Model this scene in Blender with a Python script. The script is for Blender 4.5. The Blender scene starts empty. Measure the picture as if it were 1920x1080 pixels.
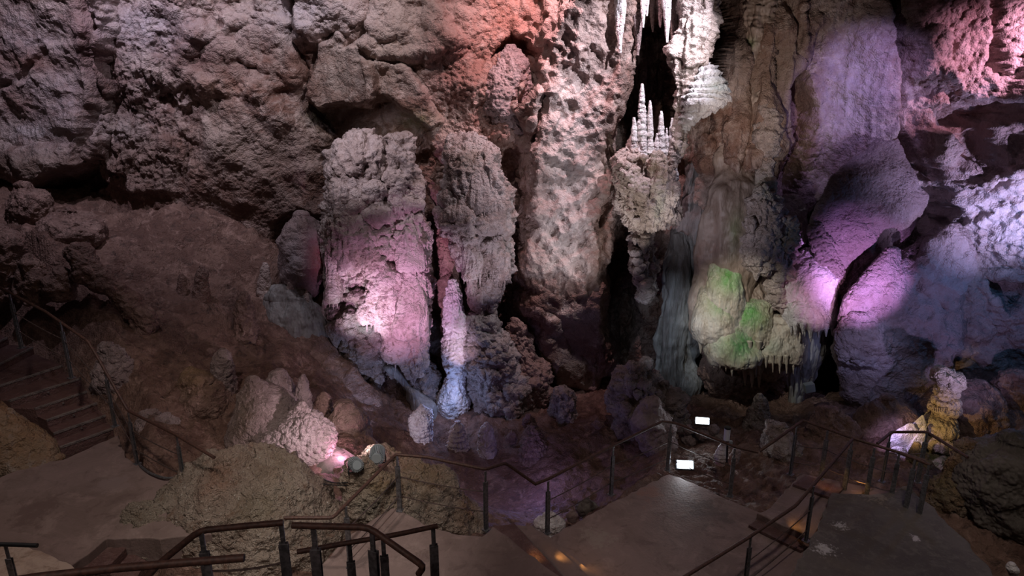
import bpy, math, random
import numpy as np
from mathutils import Vector

# ------------------------------------------------------------------ camera, world, lights, exposure
S = bpy.context.scene
C = S.collection
PITCH = math.radians(17.0)
CAM = np.array([0.0, 0.0, 8.0])
FPX = 1280.0
cd = bpy.data.cameras.new('camera'); cd.lens = 24.0; cd.sensor_width = 36.0; cd.clip_end = 200
cam = bpy.data.objects.new('camera', cd); C.objects.link(cam)
cam.location = CAM; cam.rotation_euler = (math.pi/2 - PITCH, 0, 0)
S.camera = cam
S.view_settings.view_transform = 'Standard'; S.view_settings.look = 'None'
S.view_settings.gamma = 1.0; S.view_settings.use_curve_mapping = False
S.view_settings.exposure = 0.0
w = bpy.data.worlds.new('cave_dark'); S.world = w; w.use_nodes = True
w.node_tree.nodes['Background'].inputs[0].default_value = (0.75, 0.55, 0.60, 1)
w.node_tree.nodes['Background'].inputs[1].default_value = 0.007

SP, CP = math.sin(PITCH), math.cos(PITCH)
def ray(px, py):
    v = (540.0-py)/FPX
    return np.array([(px-960.0)/FPX, CP + v*SP, -SP + v*CP])
def D(px, py, y):
    r = ray(px, py); return CAM + r*(y/r[1])          # the point of the cave seen there at depth y
def P(px, py, z):
    r = ray(px, py); return CAM + r*((z-CAM[2])/r[2]) # the point seen there at height z

def spot(loc, tgt, col, W, ang=60, blend=.6, rad=.12):
    l = bpy.data.lights.new('spot_light', 'SPOT'); l.color = col; l.energy = W
    l.spot_size = math.radians(ang); l.spot_blend = blend; l.shadow_soft_size = rad
    o = bpy.data.objects.new('spot_light', l); C.objects.link(o); o.location = loc
    o.rotation_euler = (Vector(tgt)-Vector(loc)).to_track_quat('-Z', 'Y').to_euler(); return o
def point(loc, col, W, rad=.1):
    l = bpy.data.lights.new('lamp_light', 'POINT'); l.color = col; l.energy = W; l.shadow_soft_size = rad
    o = bpy.data.objects.new('lamp_light', l); C.objects.link(o); o.location = loc; return o
def area(loc, tgt, col, W, sx, sy):
    l = bpy.data.lights.new('soft_light', 'AREA'); l.shape = 'RECTANGLE'; l.size = sx; l.size_y = sy
    l.color = col; l.energy = W
    o = bpy.data.objects.new('soft_light', l); C.objects.link(o); o.location = loc
    o.rotation_euler = (Vector(tgt)-Vector(loc)).to_track_quat('-Z', 'Y').to_euler(); return o

#LIGHTS
# upper left wall, dull lavender from high up, close to the rock
spot((-9, 14.5, 14.5), D(170, 150, 20), (.86, .78, 1.0), 1900, 92, .9, .15)
spot((-4.5, 15.5, 13.5), D(560, 40, 20), (.88, .84, 1.0), 1200, 90, .9, .12)
spot((-1.0, 15.0, 13.5), D(760, 150, 20), (.96, .80, .86), 620, 80, .9, .12)
# pink wash falling down the middle of the wall
spot((1.6, 16.6, 13.6), D(1050, 60, 20), (1.0, .62, .70), 3000, 80, .9, .10)
spot((5.2, 15.5, 11.5), D(1080, 250, 19.3), (.93, .86, 1.0), 2500, 60, .8, .08)
spot(D(1200, 640, 15.2), D(1060, 420, 19), (.90, .88, 1.0), 520, 60, .9, .08)
spot(D(520, 120, 14.5), D(720, 330, 19), (.90, .82, 1.0), 520, 46, 1.0, .05)  # added fill from the upper left for the dark top of the left column
# uplight at the paired columns
spot(D(716, 838, 12.9), D(752, 500, 19), (.98, .54, .94), 1500, 50, 1.0, .03)
spot(D(640, 700, 16.2), D(720, 480, 19), (.90, .76, 1.0), 330, 66, .9, .05)
spot(D(900, 810, 15.0), D(850, 600, 19), (1.0, .70, .95), 420, 24, .9, .05)
spot(D(930, 640, 15.5), D(900, 430, 19), (.92, .80, 1.0), 260, 60, .9, .05)
spot(D(690, 820, 15.5), D(690, 640, 19), (.50, .58, 1.0), 110, 60, .9, .06)
point(D(845, 745, 17.2), (.38, .50, 1.0), 26)
point(D(1000, 880, 14.6), (.42, .36, 1.0), 24)
spot(D(700, 820, 14.2), D(795, 800, 16.6), (.92, .76, 1.0), 90, 36, .9, .04)
spot((-4, 8, 9.5), (-8.6, 12.4, 2.4), (.74, .78, 1.0), 170, 36, 1.0, .05)  # added lavender fill to brighten the posts of the left stair rail
spot((-2, 9, 12), D(220, 590, 16), (1.0, .74, .60), 200, 62, 1.0, .15)  # added fill that lifts the dark left slope
# knobbed boulder
spot(D(706, 836, 11.5), D(560, 800, 13.6), (1.0, .78, .86), 300, 60, .9, .04)
point(D(640, 850, 12.95), (1.0, .45, .75), 12, .04)
# white light on the hanging curtain and the green flowstones
spot(D(1120, 700, 14.5), D(1225, 330, 18.4), (1.0, .93, .86), 620, 30, .8, .06)
spot(D(1400, -60, 15.0), D(1300, 130, 18.4), (.90, .90, 1.0), 420, 42, .8, .06)
spot(D(1300, 430, 14.4), D(1400, 610, 18.2), (1.0, .98, .90), 620, 42, .9, .06)
spot(D(1180, 600, 15.0), D(1270, 620, 19), (.70, .82, 1.0), 230, 50, 1.0, .1)
spot(D(1420, 300, 14.5), D(1420, 150, 19), (1.0, .86, .80), 330, 70, .9, .1)
# magenta uplight behind the bell
spot(D(1700, 690, 14.0), D(1590, 480, 18.2), (.68, .36, 1.0), 1500, 46, 1.0, .04)
spot(D(1660, 620, 14.6), D(1610, 670, 17.5), (.50, .52, 1.0), 120, 60, 1.0, .05)
spot(D(1230, 500, 14.0), D(1350, 370, 18.8), (.86, .84, 1.0), 300, 52, 1.0, .06)  # added fill for the dark slide and knobbly rib
spot(D(1640, 640, 14.6), D(1525, 545, 18.0), (1.0, .50, .86), 190, 40, .9, .06)
spot(D(1740, -20, 15.0), D(1600, 190, 19), (.56, .44, 1.0), 700, 54, .9, .12)  # added purple fill from above for the upper right panel
# right wall
spot(D(2250, 560, 12.2), D(1840, 340, 17.5), (.64, .54, 1.0), 2100, 58, .9, .06)
spot(D(2080, 20, 14.6), D(1840, 130, 18), (1.0, .54, .86), 1000, 66, .9, .06)
spot(D(1900, 800, 12.6), D(1760, 560, 17.5), (.54, .46, 1.0), 260, 80, 1.0, .06)
point(D(1960, 490, 15.2), (.12, .40, 1.0), 60, .06)
# warm lamp on the banded stalagmite, violet one on the pale sheet
spot(D(1650, 820, 13.0), D(1765, 785, 15), (1.0, .66, .28), 190, 36, .9, .03)
spot(D(1660, 790, 14.2), D(1700, 850, 15), (.62, .48, 1.0), 60, 70, .8, .04)
# unseen fill spots added over the path for soft ambient light in the foreground
spot((-5.5, 6.5, 12.0), (-6.2, 10.6, .6), (1.0, .84, .76), 1250, 60, .7, .3)
spot((-0.5, 6.0, 12.0), (-1.2, 9.9, 0), (1.0, .86, .80), 540, 42, .7, .3)
spot((5.0, 6.0, 12.0), (5.2, 10.6, 0), (1.0, .86, .80), 850, 50, .7, .3)
spot((-1.6, 5.6, 9.0), (-3.4, 9.9, .8), (1.0, .94, .86), 900, 44, .9, .12)
spot((-2.5, 0.5, 9.5), (-2.0, 5.0, 4.0), (1.0, .80, .72), 300, 60, .9, .3)
spot((6.5, 5.0, 9.0), (9.6, 11.3, 1.0), (1.0, .88, .78), 360, 40, .9, .12)
#ENDLIGHTS

# ------------------------------------------------------------------ noise
_r = np.random.default_rng(7)
NT = _r.random((64, 64, 64), dtype=np.float32).ravel()
JT = _r.random((32*32*32, 3), dtype=np.float32)
def vnoise(p):
    i = np.floor(p).astype(np.int32); f = (p - i).astype(np.float32); f = f*f*(3-2*f)
    i &= 63; j = (i+1) & 63
    x0, y0, z0 = i[:, 0]*4096, i[:, 1]*64, i[:, 2]; x1, y1, z1 = j[:, 0]*4096, j[:, 1]*64, j[:, 2]
    fx, fy, fz = f[:, 0], f[:, 1], f[:, 2]
    def L(a, b, t): return a + (b-a)*t
    return L(L(L(NT[x0+y0+z0], NT[x1+y0+z0], fx), L(NT[x0+y1+z0], NT[x1+y1+z0], fx), fy),
             L(L(NT[x0+y0+z1], NT[x1+y0+z1], fx), L(NT[x0+y1+z1], NT[x1+y1+z1], fx), fy), fz)
def fbm(p, sc, octv=4, off=0.0, gain=.5):
    p = (p/np.asarray(sc, np.float32) + off).astype(np.float32)
    a, s, t = 1.0, np.zeros(len(p), np.float32), 0.0
    for k in range(octv):
        s += a*(vnoise(p + 17.3*k)*2-1); t += a; a *= gain; p = p*2.03
    return s/t*1.6
def ridged(p, sc, octv=3, off=0.0):
    p = (p/np.asarray(sc, np.float32) + off).astype(np.float32)
    a, s, t = 1.0, np.zeros(len(p), np.float32), 0.0
    for k in range(octv):
        s += a*(1-np.abs(vnoise(p+9.1*k)*2-1)*2); t += a; a *= .5; p = p*2.1
    return s/t
def worley(p, sc, off=0.0):
    p = (p/np.asarray(sc, np.float32) + off).astype(np.float32)
    out = np.empty(len(p), np.float32)
    for a in range(0, len(p), 120000):
        q = p[a:a+120000]; i = np.floor(q).astype(np.int32); f = q - i
        best = np.full(len(q), 9.0, np.float32)
        for dx in (-1, 0, 1):
            for dy in (-1, 0, 1):
                for dz in (-1, 0, 1):
                    h = ((i[:, 0]+dx) & 31)*1024 + ((i[:, 1]+dy) & 31)*32 + ((i[:, 2]+dz) & 31)
                    jt = JT[h]
                    d = (dx+jt[:, 0]-f[:, 0])**2 + (dy+jt[:, 1]-f[:, 1])**2 + (dz+jt[:, 2]-f[:, 2])**2
                    np.minimum(best, d, out=best)
        out[a:a+120000] = np.sqrt(best)
    return out
def knobs(p, sc, off=0.0):                      # cauliflower domes, 0..1
    return np.sqrt(np.clip(1-(worley(p, sc, off)/.85)**2, 0, 1))
def style(p, spec):
    s = np.zeros(len(p), np.float32)
    for k, amp, sc, *o in spec:
        off = o[0] if o else 0.0
        if k == 'fbm': s += amp*fbm(p, sc, 4, off)
        elif k == 'rough': s += amp*fbm(p, sc, 5, off, .68)
        elif k == 'rid': s += amp*ridged(p, sc, 3, off)
        elif k == 'pop': s += amp*(knobs(p, sc, off)-.5)
        elif k == 'cup': s += amp*(worley(p, sc, off)-.5)          # scallops: sharp rims, round hollows
        elif k == 'flute': s += amp*ridged(p, (sc, sc, sc*9), 2, off)
        elif k == 'drip': s += amp*(knobs(p, (sc, sc, sc*5), off)-.5)
        elif k == 'ring':
            ph = p[:, 2]/sc + .55*fbm(p, .5, 2, off) + off
            f = ph - np.floor(ph); s += amp*(np.sqrt(np.clip(1-f, 0, 1))-.6)   # lips that overhang
    return s

# ------------------------------------------------------------------ mesh helpers
def props(o, label=None, cat=None, group=None, kind=None):
    if label: o['label'] = label
    if cat: o['category'] = cat
    if group: o['group'] = group
    if kind: o['kind'] = kind
    return o
def mesh_np(name, V, F, m, parent=None, smooth=True, stain_shade=None):
    me = bpy.data.meshes.new(name); V = np.asarray(V, np.float32)
    if isinstance(F, np.ndarray):
        nf, k = F.shape
        me.vertices.add(len(V)); me.vertices.foreach_set('co', V.ravel())
        me.loops.add(nf*k); me.loops.foreach_set('vertex_index', F.astype(np.int32).ravel())
        me.polygons.add(nf); me.polygons.foreach_set('loop_start', np.arange(0, nf*k, k, dtype=np.int32))
        me.polygons.foreach_set('loop_total', np.full(nf, k, np.int32))
        me.update(calc_edges=True)
    else:
        me.from_pydata([tuple(map(float, v)) for v in V], [], F); me.update()
    if smooth: me.polygons.foreach_set('use_smooth', np.ones(len(me.polygons), bool))
    if stain_shade is not None:
        at = me.color_attributes.new('stain_shade', 'FLOAT_COLOR', 'POINT')
        at.data.foreach_set('color', np.asarray(stain_shade, np.float32).ravel())
    me.materials.append(m)
    o = bpy.data.objects.new(name, me); C.objects.link(o)
    if parent: o.parent = parent
    return o
def empty(name, loc=(0, 0, 0)):
    o = bpy.data.objects.new(name, None); C.objects.link(o); o.location = loc; o.empty_display_size = .1; return o
def rel(V, parent): return np.asarray(V) - np.array(parent.location)

class MB:                                       # collects hard-edged shapes into one mesh
    def __init__(s): s.v = []; s.f = []
    def add(s, vs, fs):
        n = len(s.v); s.v += [tuple(map(float, v)) for v in vs]; s.f += [[i+n for i in f] for f in fs]; return s
    def prism(s, pts, z0, z1):
        n = len(pts)
        vs = [(p[0], p[1], z0) for p in pts] + [(p[0], p[1], z1) for p in pts]
        a = sum(pts[i][0]*pts[(i+1) % n][1]-pts[(i+1) % n][0]*pts[i][1] for i in range(n))
        fs = [list(range(n-1, -1, -1)), list(range(n, 2*n))] + [[i, (i+1) % n, n+(i+1) % n, n+i] for i in range(n)]
        if a < 0: fs = [f[::-1] for f in fs]
        return s.add(vs, fs)
    def box(s, c, ax, ay, az):                  # centre and three half-axis vectors
        c, ax, ay, az = map(np.array, (c, ax, ay, az))
        vs = [c+i*ax+j*ay+k*az for i in (-1, 1) for j in (-1, 1) for k in (-1, 1)]
        return s.add(vs, [[0, 1, 3, 2], [4, 6, 7, 5], [0, 4, 5, 1], [2, 3, 7, 6], [0, 2, 6, 4], [1, 5, 7, 3]])
    def tube(s, pts, r, n=10, r_end=None):
        pts = [np.array(p, float) for p in pts]; m = len(pts); vs = []
        up0 = None
        for i, p in enumerate(pts):
            d = pts[min(i+1, m-1)]-pts[max(i-1, 0)]; d = d/max(np.linalg.norm(d), 1e-9)
            ref = np.array([0, 0, 1.]) if abs(d[2]) < .9 else np.array([1., 0, 0])
            if up0 is not None: ref = up0
            a = np.cross(d, ref); a /= max(np.linalg.norm(a), 1e-9); b = np.cross(a, d); up0 = b
            k = 1.0
            if 0 < i < m-1:
                d1 = p-pts[i-1]; d2 = pts[i+1]-p
                cs = np.dot(d1, d2)/max(np.linalg.norm(d1)*np.linalg.norm(d2), 1e-9)
                k = 1/max(math.sqrt(max((1+cs)/2, .3)), .55)
            rr = r if r_end is None else r+(r_end-r)*i/(m-1)
            for t in range(n):
                th = 2*math.pi*t/n; vs.append(p + rr*k*math.cos(th)*a + rr*math.sin(th)*b)
        fs = [[i*n+t, i*n+(t+1) % n, (i+1)*n+(t+1) % n, (i+1)*n+t] for i in range(m-1) for t in range(n)]
        fs += [list(range(n-1, -1, -1)), [(m-1)*n+t for t in range(n)]]
        return s.add(vs, fs)
    def build(s, name, m, parent=None, smooth=False, bevel=0):
        V = np.array(s.v)
        if parent is not None: V = rel(V, parent)
        o = mesh_np(name, V, s.f, m, parent, smooth)
        if smooth == 'auto' or smooth:
            try:
                o.data.polygons.foreach_set('use_smooth', np.ones(len(o.data.polygons), bool))
                o.data.set_sharp_from_angle(angle=math.radians(38))
            except Exception: pass
        if bevel:
            b = o.modifiers.new('bevel', 'BEVEL'); b.width = bevel; b.segments = 2; b.limit_method = 'ANGLE'
        return o

# ------------------------------------------------------------------ materials
def nt(name):
    m = bpy.data.materials.new(name); m.use_nodes = True; t = m.node_tree
    return m, t, t.nodes['Principled BSDF'], t.nodes.new, t.links.new
def rgba(c): return (c[0], c[1], c[2], 1)
def rock_mat(name, cols, s1=1.0, s2=7.0, rough=.62, bump=.5, bscale=30, spec=.35, stretch=1.0, speck=None):
    """cols: three colours of the stone; broad noise mixes the first two, fine noise brings the third"""
    m, t, b, N, L = nt(name)
    tc = N('ShaderNodeNewGeometry'); mp = N('ShaderNodeMapping'); mp.inputs['Scale'].default_value = (1, 1, 1/stretch)
    L(tc.outputs['Position'], mp.inputs['Vector'])
    def noise(s, d=6, r=.6, dist=0):
        n = N('ShaderNodeTexNoise'); n.inputs['Scale'].default_value = s; n.inputs['Detail'].default_value = d
        n.inputs['Roughness'].default_value = r; n.inputs['Distortion'].default_value = dist
        L(mp.outputs[0], n.inputs['Vector']); return n.outputs[0]
    def ramp(src, a, bb):
        r = N('ShaderNodeMapRange'); r.inputs[1].default_value = a; r.inputs[2].default_value = bb
        r.interpolation_type = 'SMOOTHSTEP'; L(src, r.inputs[0]); return r.outputs[0]
    def mix(f, a, c):
        x = N('ShaderNodeMix'); x.data_type = 'RGBA'
        for sck, v in ((x.inputs[0], f), (x.inputs[6], a), (x.inputs[7], c)):
            if isinstance(v, bpy.types.NodeSocket): L(v, sck)
            elif isinstance(v, (int, float)): sck.default_value = v
            else: sck.default_value = rgba(v)
        return x.outputs[2]
    c = mix(ramp(noise(s1, 8, .72, .6), .44, .58), cols[0], cols[1])
    c = mix(ramp(noise(s1*3.1, 9, .75, .8), .50, .66), c, [min(.8, x*1.35+.03) for x in cols[1]])
    c = mix(ramp(noise(s2, 7, .7, .6), .50, .72), c, cols[2])
    if speck:
        c = mix(ramp(noise(s2*6, 3, .7), .60, .72), c, speck)
    at = N('ShaderNodeVertexColor'); at.layer_name = 'stain_shade'
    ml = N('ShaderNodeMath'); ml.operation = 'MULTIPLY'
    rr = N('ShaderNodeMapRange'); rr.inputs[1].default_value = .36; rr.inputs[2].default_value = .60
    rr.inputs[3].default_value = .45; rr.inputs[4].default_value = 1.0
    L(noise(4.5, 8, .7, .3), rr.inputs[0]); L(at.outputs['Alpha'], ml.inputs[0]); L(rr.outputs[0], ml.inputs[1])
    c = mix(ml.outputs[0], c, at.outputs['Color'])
    L(c, b.inputs['Base Color'])
    b.inputs['Roughness'].default_value = rough; b.inputs['Specular IOR Level'].default_value = spec
    v = N('ShaderNodeTexVoronoi'); v.inputs['Scale'].default_value = bscale; L(mp.outputs[0], v.inputs['Vector'])
    ad = N('ShaderNodeMath'); ad.operation = 'MULTIPLY_ADD'; ad.inputs[1].default_value = -.6
    v2 = N('ShaderNodeTexVoronoi'); v2.feature = 'SMOOTH_F1'; v2.inputs['Scale'].default_value = bscale*.36; L(mp.outputs[0], v2.inputs['Vector'])
    a2 = N('ShaderNodeMath'); a2.operation = 'MULTIPLY_ADD'; a2.inputs[1].default_value = -1.1
    L(v2.outputs['Distance'], a2.inputs[0]); L(noise(bscale*.25, 10, .75), a2.inputs[2])
    L(v.outputs['Distance'], ad.inputs[0]); L(a2.outputs[0], ad.inputs[2])
    bp = N('ShaderNodeBump'); bp.inputs['Strength'].default_value = min(1, bump*1.3); bp.inputs['Distance'].default_value = .055
    L(ad.outputs[0], bp.inputs['Height']); L(bp.outputs[0], b.inputs['Normal'])
    return m
def metal_mat(name, c1, c2, rough=.5, metal=.7, sc=25, bump=.2):
    m, t, b, N, L = nt(name)
    g = N('ShaderNodeNewGeometry')
    n = N('ShaderNodeTexNoise'); n.inputs['Scale'].default_value = sc; n.inputs['Detail'].default_value = 6; L(g.outputs['Position'], n.inputs['Vector'])
    r = N('ShaderNodeValToRGB'); r.color_ramp.elements[0].position = .38; r.color_ramp.elements[1].position = .62
    r.color_ramp.elements[0].color = rgba(c1); r.color_ramp.elements[1].color = rgba(c2)
    L(n.outputs[0], r.inputs[0]); L(r.outputs[0], b.inputs['Base Color'])
    b.inputs['Roughness'].default_value = rough; b.inputs['Metallic'].default_value = metal
    bp = N('ShaderNodeBump'); bp.inputs['Strength'].default_value = bump; bp.inputs['Distance'].default_value = .004
    L(n.outputs[0], bp.inputs['Height']); L(bp.outputs[0], b.inputs['Normal']); return m
def plain_mat(name, c, rough=.5, metal=0, emit=None, es=0):
    m, t, b, N, L = nt(name)
    n = N('ShaderNodeTexNoise'); n.inputs['Scale'].default_value = 40; mx = N('ShaderNodeMix'); mx.data_type = 'RGBA'
    mx.inputs[6].default_value = rgba(c); mx.inputs[7].default_value = rgba([x*.75 for x in c])
    L(n.outputs[0], mx.inputs[0]); L(mx.outputs[2], b.inputs['Base Color'])
    b.inputs['Roughness'].default_value = rough; b.inputs['Metallic'].default_value = metal
    if emit: b.inputs['Emission Color'].default_value = rgba(emit); b.inputs['Emission Strength'].default_value = es
    return m

BROWN, PALE, DARK = (.17, .095, .075), (.40, .30, .25), (.055, .034, .028)
M_WALL = rock_mat('cave_wall_rock', [(.20, .102, .072), (.42, .315, .265), (.11, .056, .040)], .55, 3.2, .60, .55, 26)
M_FLOOR = rock_mat('cave_ground_rock', [(.13, .070, .052), (.21, .125, .095), (.060, .036, .028)], .8, 4, .62, .6, 24)
M_CALC = rock_mat('pale_calcite', [(.56, .46, .42), (.40, .31, .27), (.17, .12, .085)], 1.6, 6, .50, .6, 34)
M_CALCD = rock_mat('grey_calcite', [(.42, .36, .33), (.28, .21, .18), (.10, .07, .05)], 1.6, 6, .55, .7, 34)
M_FLOW = rock_mat('smooth_flowstone', [(.44, .34, .28), (.32, .23, .18), (.20, .13, .09)], 1.2, 4, .42, .25, 22, .45, 4)
M_CREAM = rock_mat('cream_flowstone', [(.56, .50, .42), (.46, .38, .30), (.28, .20, .14)], 1.6, 5, .42, .35, 26, .45, 3)
M_GREY = rock_mat('grey_flowstone', [(.29, .29, .28), (.17, .155, .145), (.11, .085, .07)], 1.6, 5, .45, .4, 24, .4, 6)
M_SLAB = rock_mat('slab_rock', [(.36, .28, .27), (.26, .19, .18), (.17, .115, .10)], .7, 4, .58, .6, 42)
M_BROWN = rock_mat('brown_rock', [(.20, .12, .095), (.27, .175, .14), (.09, .055, .042)], 1.1, 5, .60, .6, 28)
M_TAN = rock_mat('tan_boulder_rock', [(.36, .29, .235), (.25, .19, .15), (.20, .12, .085)], 1.1, 4, .62, .8, 36, .35, 1, (.62, .58, .52))
M_OCHRE = rock_mat('ochre_rock', [(.27, .19, .13), (.21, .12, .065), (.31, .27, .24)], .9, 4, .7, .6, 30)
M_YEL = rock_mat('honey_calcite', [(.56, .45, .32), (.46, .36, .25), (.26, .21, .13)], 3, 9, .45, .7, 34)
M_WHITE = rock_mat('white_calcite', [(.74, .70, .70), (.62, .56, .55), (.40, .33, .30)], 2, 7, .45, .5, 34)
M_CONC = rock_mat('landing_concrete', [(.23, .165, .15), (.19, .135, .12), (.14, .095, .085)], .5, 3, .68, .12, 60, .3)
M_CONCD = rock_mat('dark_concrete', [(.125, .105, .09), (.095, .078, .066), (.17, .145, .125)], 1.0, 7, .66, .2, 60, .35)
M_STEP = rock_mat('reddish_step_stone', [(.13, .068, .060), (.10, .050, .045), (.16, .10, .085)], 1.5, 6, .5, .35, 50, .4)
M_EDGE = rock_mat('light_step_edge', [(.19, .155, .14), (.15, .12, .11), (.12, .09, .08)], 1.5, 6, .6, .4, 50)
def add_patches(m, patches):
    """spills and deposits lying on the surface: (world point, radius, colour, raggedness)"""
    t = m.node_tree; N, L = t.nodes.new, t.links.new; b = t.nodes['Principled BSDF']
    g = N('ShaderNodeNewGeometry'); src = b.inputs['Base Color'].links[0].from_socket
    for pt, rad, col, ns in patches:
        dv = N('ShaderNodeVectorMath'); dv.operation = 'DISTANCE'; L(g.outputs['Position'], dv.inputs[0]); dv.inputs[1].default_value = tuple(pt)
        n = N('ShaderNodeTexNoise'); n.inputs['Scale'].default_value = ns; n.inputs['Detail'].default_value = 8; n.inputs['Roughness'].default_value = .75
        L(g.outputs['Position'], n.inputs['Vector'])
        ad = N('ShaderNodeMath'); ad.operation = 'MULTIPLY_ADD'; ad.inputs[1].default_value = rad*5; L(n.outputs[0], ad.inputs[0]); L(dv.outputs['Value'], ad.inputs[2])
        r = N('ShaderNodeMapRange'); r.interpolation_type = 'SMOOTHSTEP'; r.inputs[1].default_value = rad*2.7; r.inputs[2].default_value = rad*3.3
        r.inputs[3].default_value = .85; r.inputs[4].default_value = 0; L(ad.outputs[0], r.inputs[0])
        x = N('ShaderNodeMix'); x.data_type = 'RGBA'; L(r.outputs[0], x.inputs[0]); L(src, x.inputs[6]); x.inputs[7].default_value = rgba(col); src = x.outputs[2]
    L(src, b.inputs['Base Color'])
add_patches(M_CONCD, [(P(1545, 1030, .42), .22, (.60, .58, .56), 14), (P(1575, 985, .42), .16, (.50, .48, .46), 22), (P(1717, 1010, .42), .10, (.60, .54, .56), 6), (P(1640, 930, .42), .35, (.25, .21, .17), 6)])
add_patches(M_CONC, [(P(1215, 925, 0), .45, (.26, .15, .12), 3), (P(1330, 960, 0), .55, (.12, .09, .08), 3), (P(60, 960, .85), .6, (.15, .10, .09), 4), (P(1120, 1010, 0), .4, (.27, .22, .19), 4), (P(210, 905, .85), .5, (.24, .18, .17), 3)])
M_RUST = metal_mat('rusty_handrail', (.050, .024, .018), (.10, .046, .034), .6, .1, 30, .5)
M_POST = metal_mat('grey_steel_post', (.12, .12, .125), (.24, .235, .25), .42, .6)
M_WIRE = metal_mat('dull_wire_rope', (.08, .055, .048), (.14, .10, .09), .5, .5)
M_LAMP = plain_mat('grey_lamp_housing', (.42, .47, .50), .4, .3)
M_BLACK = plain_mat('black_rubber', (.012, .012, .014), .5)
M_WLAMP = plain_mat('white_lamp_tube', (.75, .78, .85), .4)
M_GLOW = plain_mat('cold_white_lens', (1, 1, 1), .3, 0, (.86, .93, 1.0), 30)

# ------------------------------------------------------------------ cave wall: relief in metres over a plane grid
def sstep(t): t = np.clip(t, 0, 1); return t*t*(3-2*t)
def poly_sd(x, z, pts):
    """signed distance, positive inside"""
    pts = np.asarray(pts, np.float32); d = np.full(x.shape, 1e9, np.float32); ins = np.zeros(x.shape, bool)
    n = len(pts)
    for i in range(n):
        ax, az = pts[i]; bx, bz = pts[(i+1) % n]; ex, ez = bx-ax, bz-az
        t = np.clip(((x-ax)*ex+(z-az)*ez)/(ex*ex+ez*ez+1e-9), 0, 1)
        d = np.minimum(d, (x-ax-t*ex)**2+(z-az-t*ez)**2)
        c = ((az > z) != (bz > z)) & (x < (bx-ax)*(z-az)/(bz-az+1e-12)+ax); ins ^= c
    d = np.sqrt(d); return np.where(ins, d, -d)
def line_d(x, z, pts):
    pts = np.asarray(pts, np.float32); d = np.full(x.shape, 1e9, np.float32)
    for i in range(len(pts)-1):
        ax, az = pts[i]; bx, bz = pts[i+1]; ex, ez = bx-ax, bz-az
        t = np.clip(((x-ax)*ex+(z-az)*ez)/(ex*ex+ez*ez+1e-9), 0, 1)
        d = np.minimum(d, (x-ax-t*ex)**2+(z-az-t*ez)**2)
    return np.sqrt(d)

def wall_y(x, z):
    y = 20.2 - .35*np.exp(-((x+1)/5)**2) - 3.4*sstep((x-7.5)/7) + .5*sstep((-x-9)/6)
    return y - .05*(z-3)
STEP = .021
gx = np.arange(-19.5, 17.5, STEP, dtype=np.float32); gz = np.arange(-3.2, 13.6, STEP, dtype=np.float32)
GX, GZ = np.meshgrid(gx, gz); shp = GX.shape
X, Z = GX.ravel(), GZ.ravel()
Y0 = wall_y(X, Z).astype(np.float32)
p0 = np.stack([X, Y0, Z], 1)
wx = fbm(p0, 1.1, 4, 3.1)*.22 + fbm(p0, .3, 3, 5.0)*.07; wz = fbm(p0, 1.1, 4, 8.7)*.22 + fbm(p0, .3, 3, 1.0)*.07
def xz(poly, Y):
    return [(lambda q: (q[0], q[2]))(D(a, b, Y)) for a, b in poly]
def near(pts, mar):
    pts = np.array(pts); a = pts.min(0)-mar; b = pts.max(0)+mar
    return np.nonzero((X > a[0]) & (X < b[0]) & (Z > a[1]) & (Z < b[1]))[0]
def region(poly, Y, soft, warp=1.0):
    pts = xz(poly, Y); idx = near(pts, soft+.8)
    sd = poly_sd(X[idx]+wx[idx]*warp, Z[idx]+wz[idx]*warp, pts)
    return idx, sd
H = (.55*fbm(p0, (3.4, 3, 4.2), 4, .3) + .16*fbm(p0, .9, 4, 2.2)).astype(np.float32)
H += .045*ridged(p0, (1.6, 1.5, 2.6), 3, 4.4)
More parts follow.
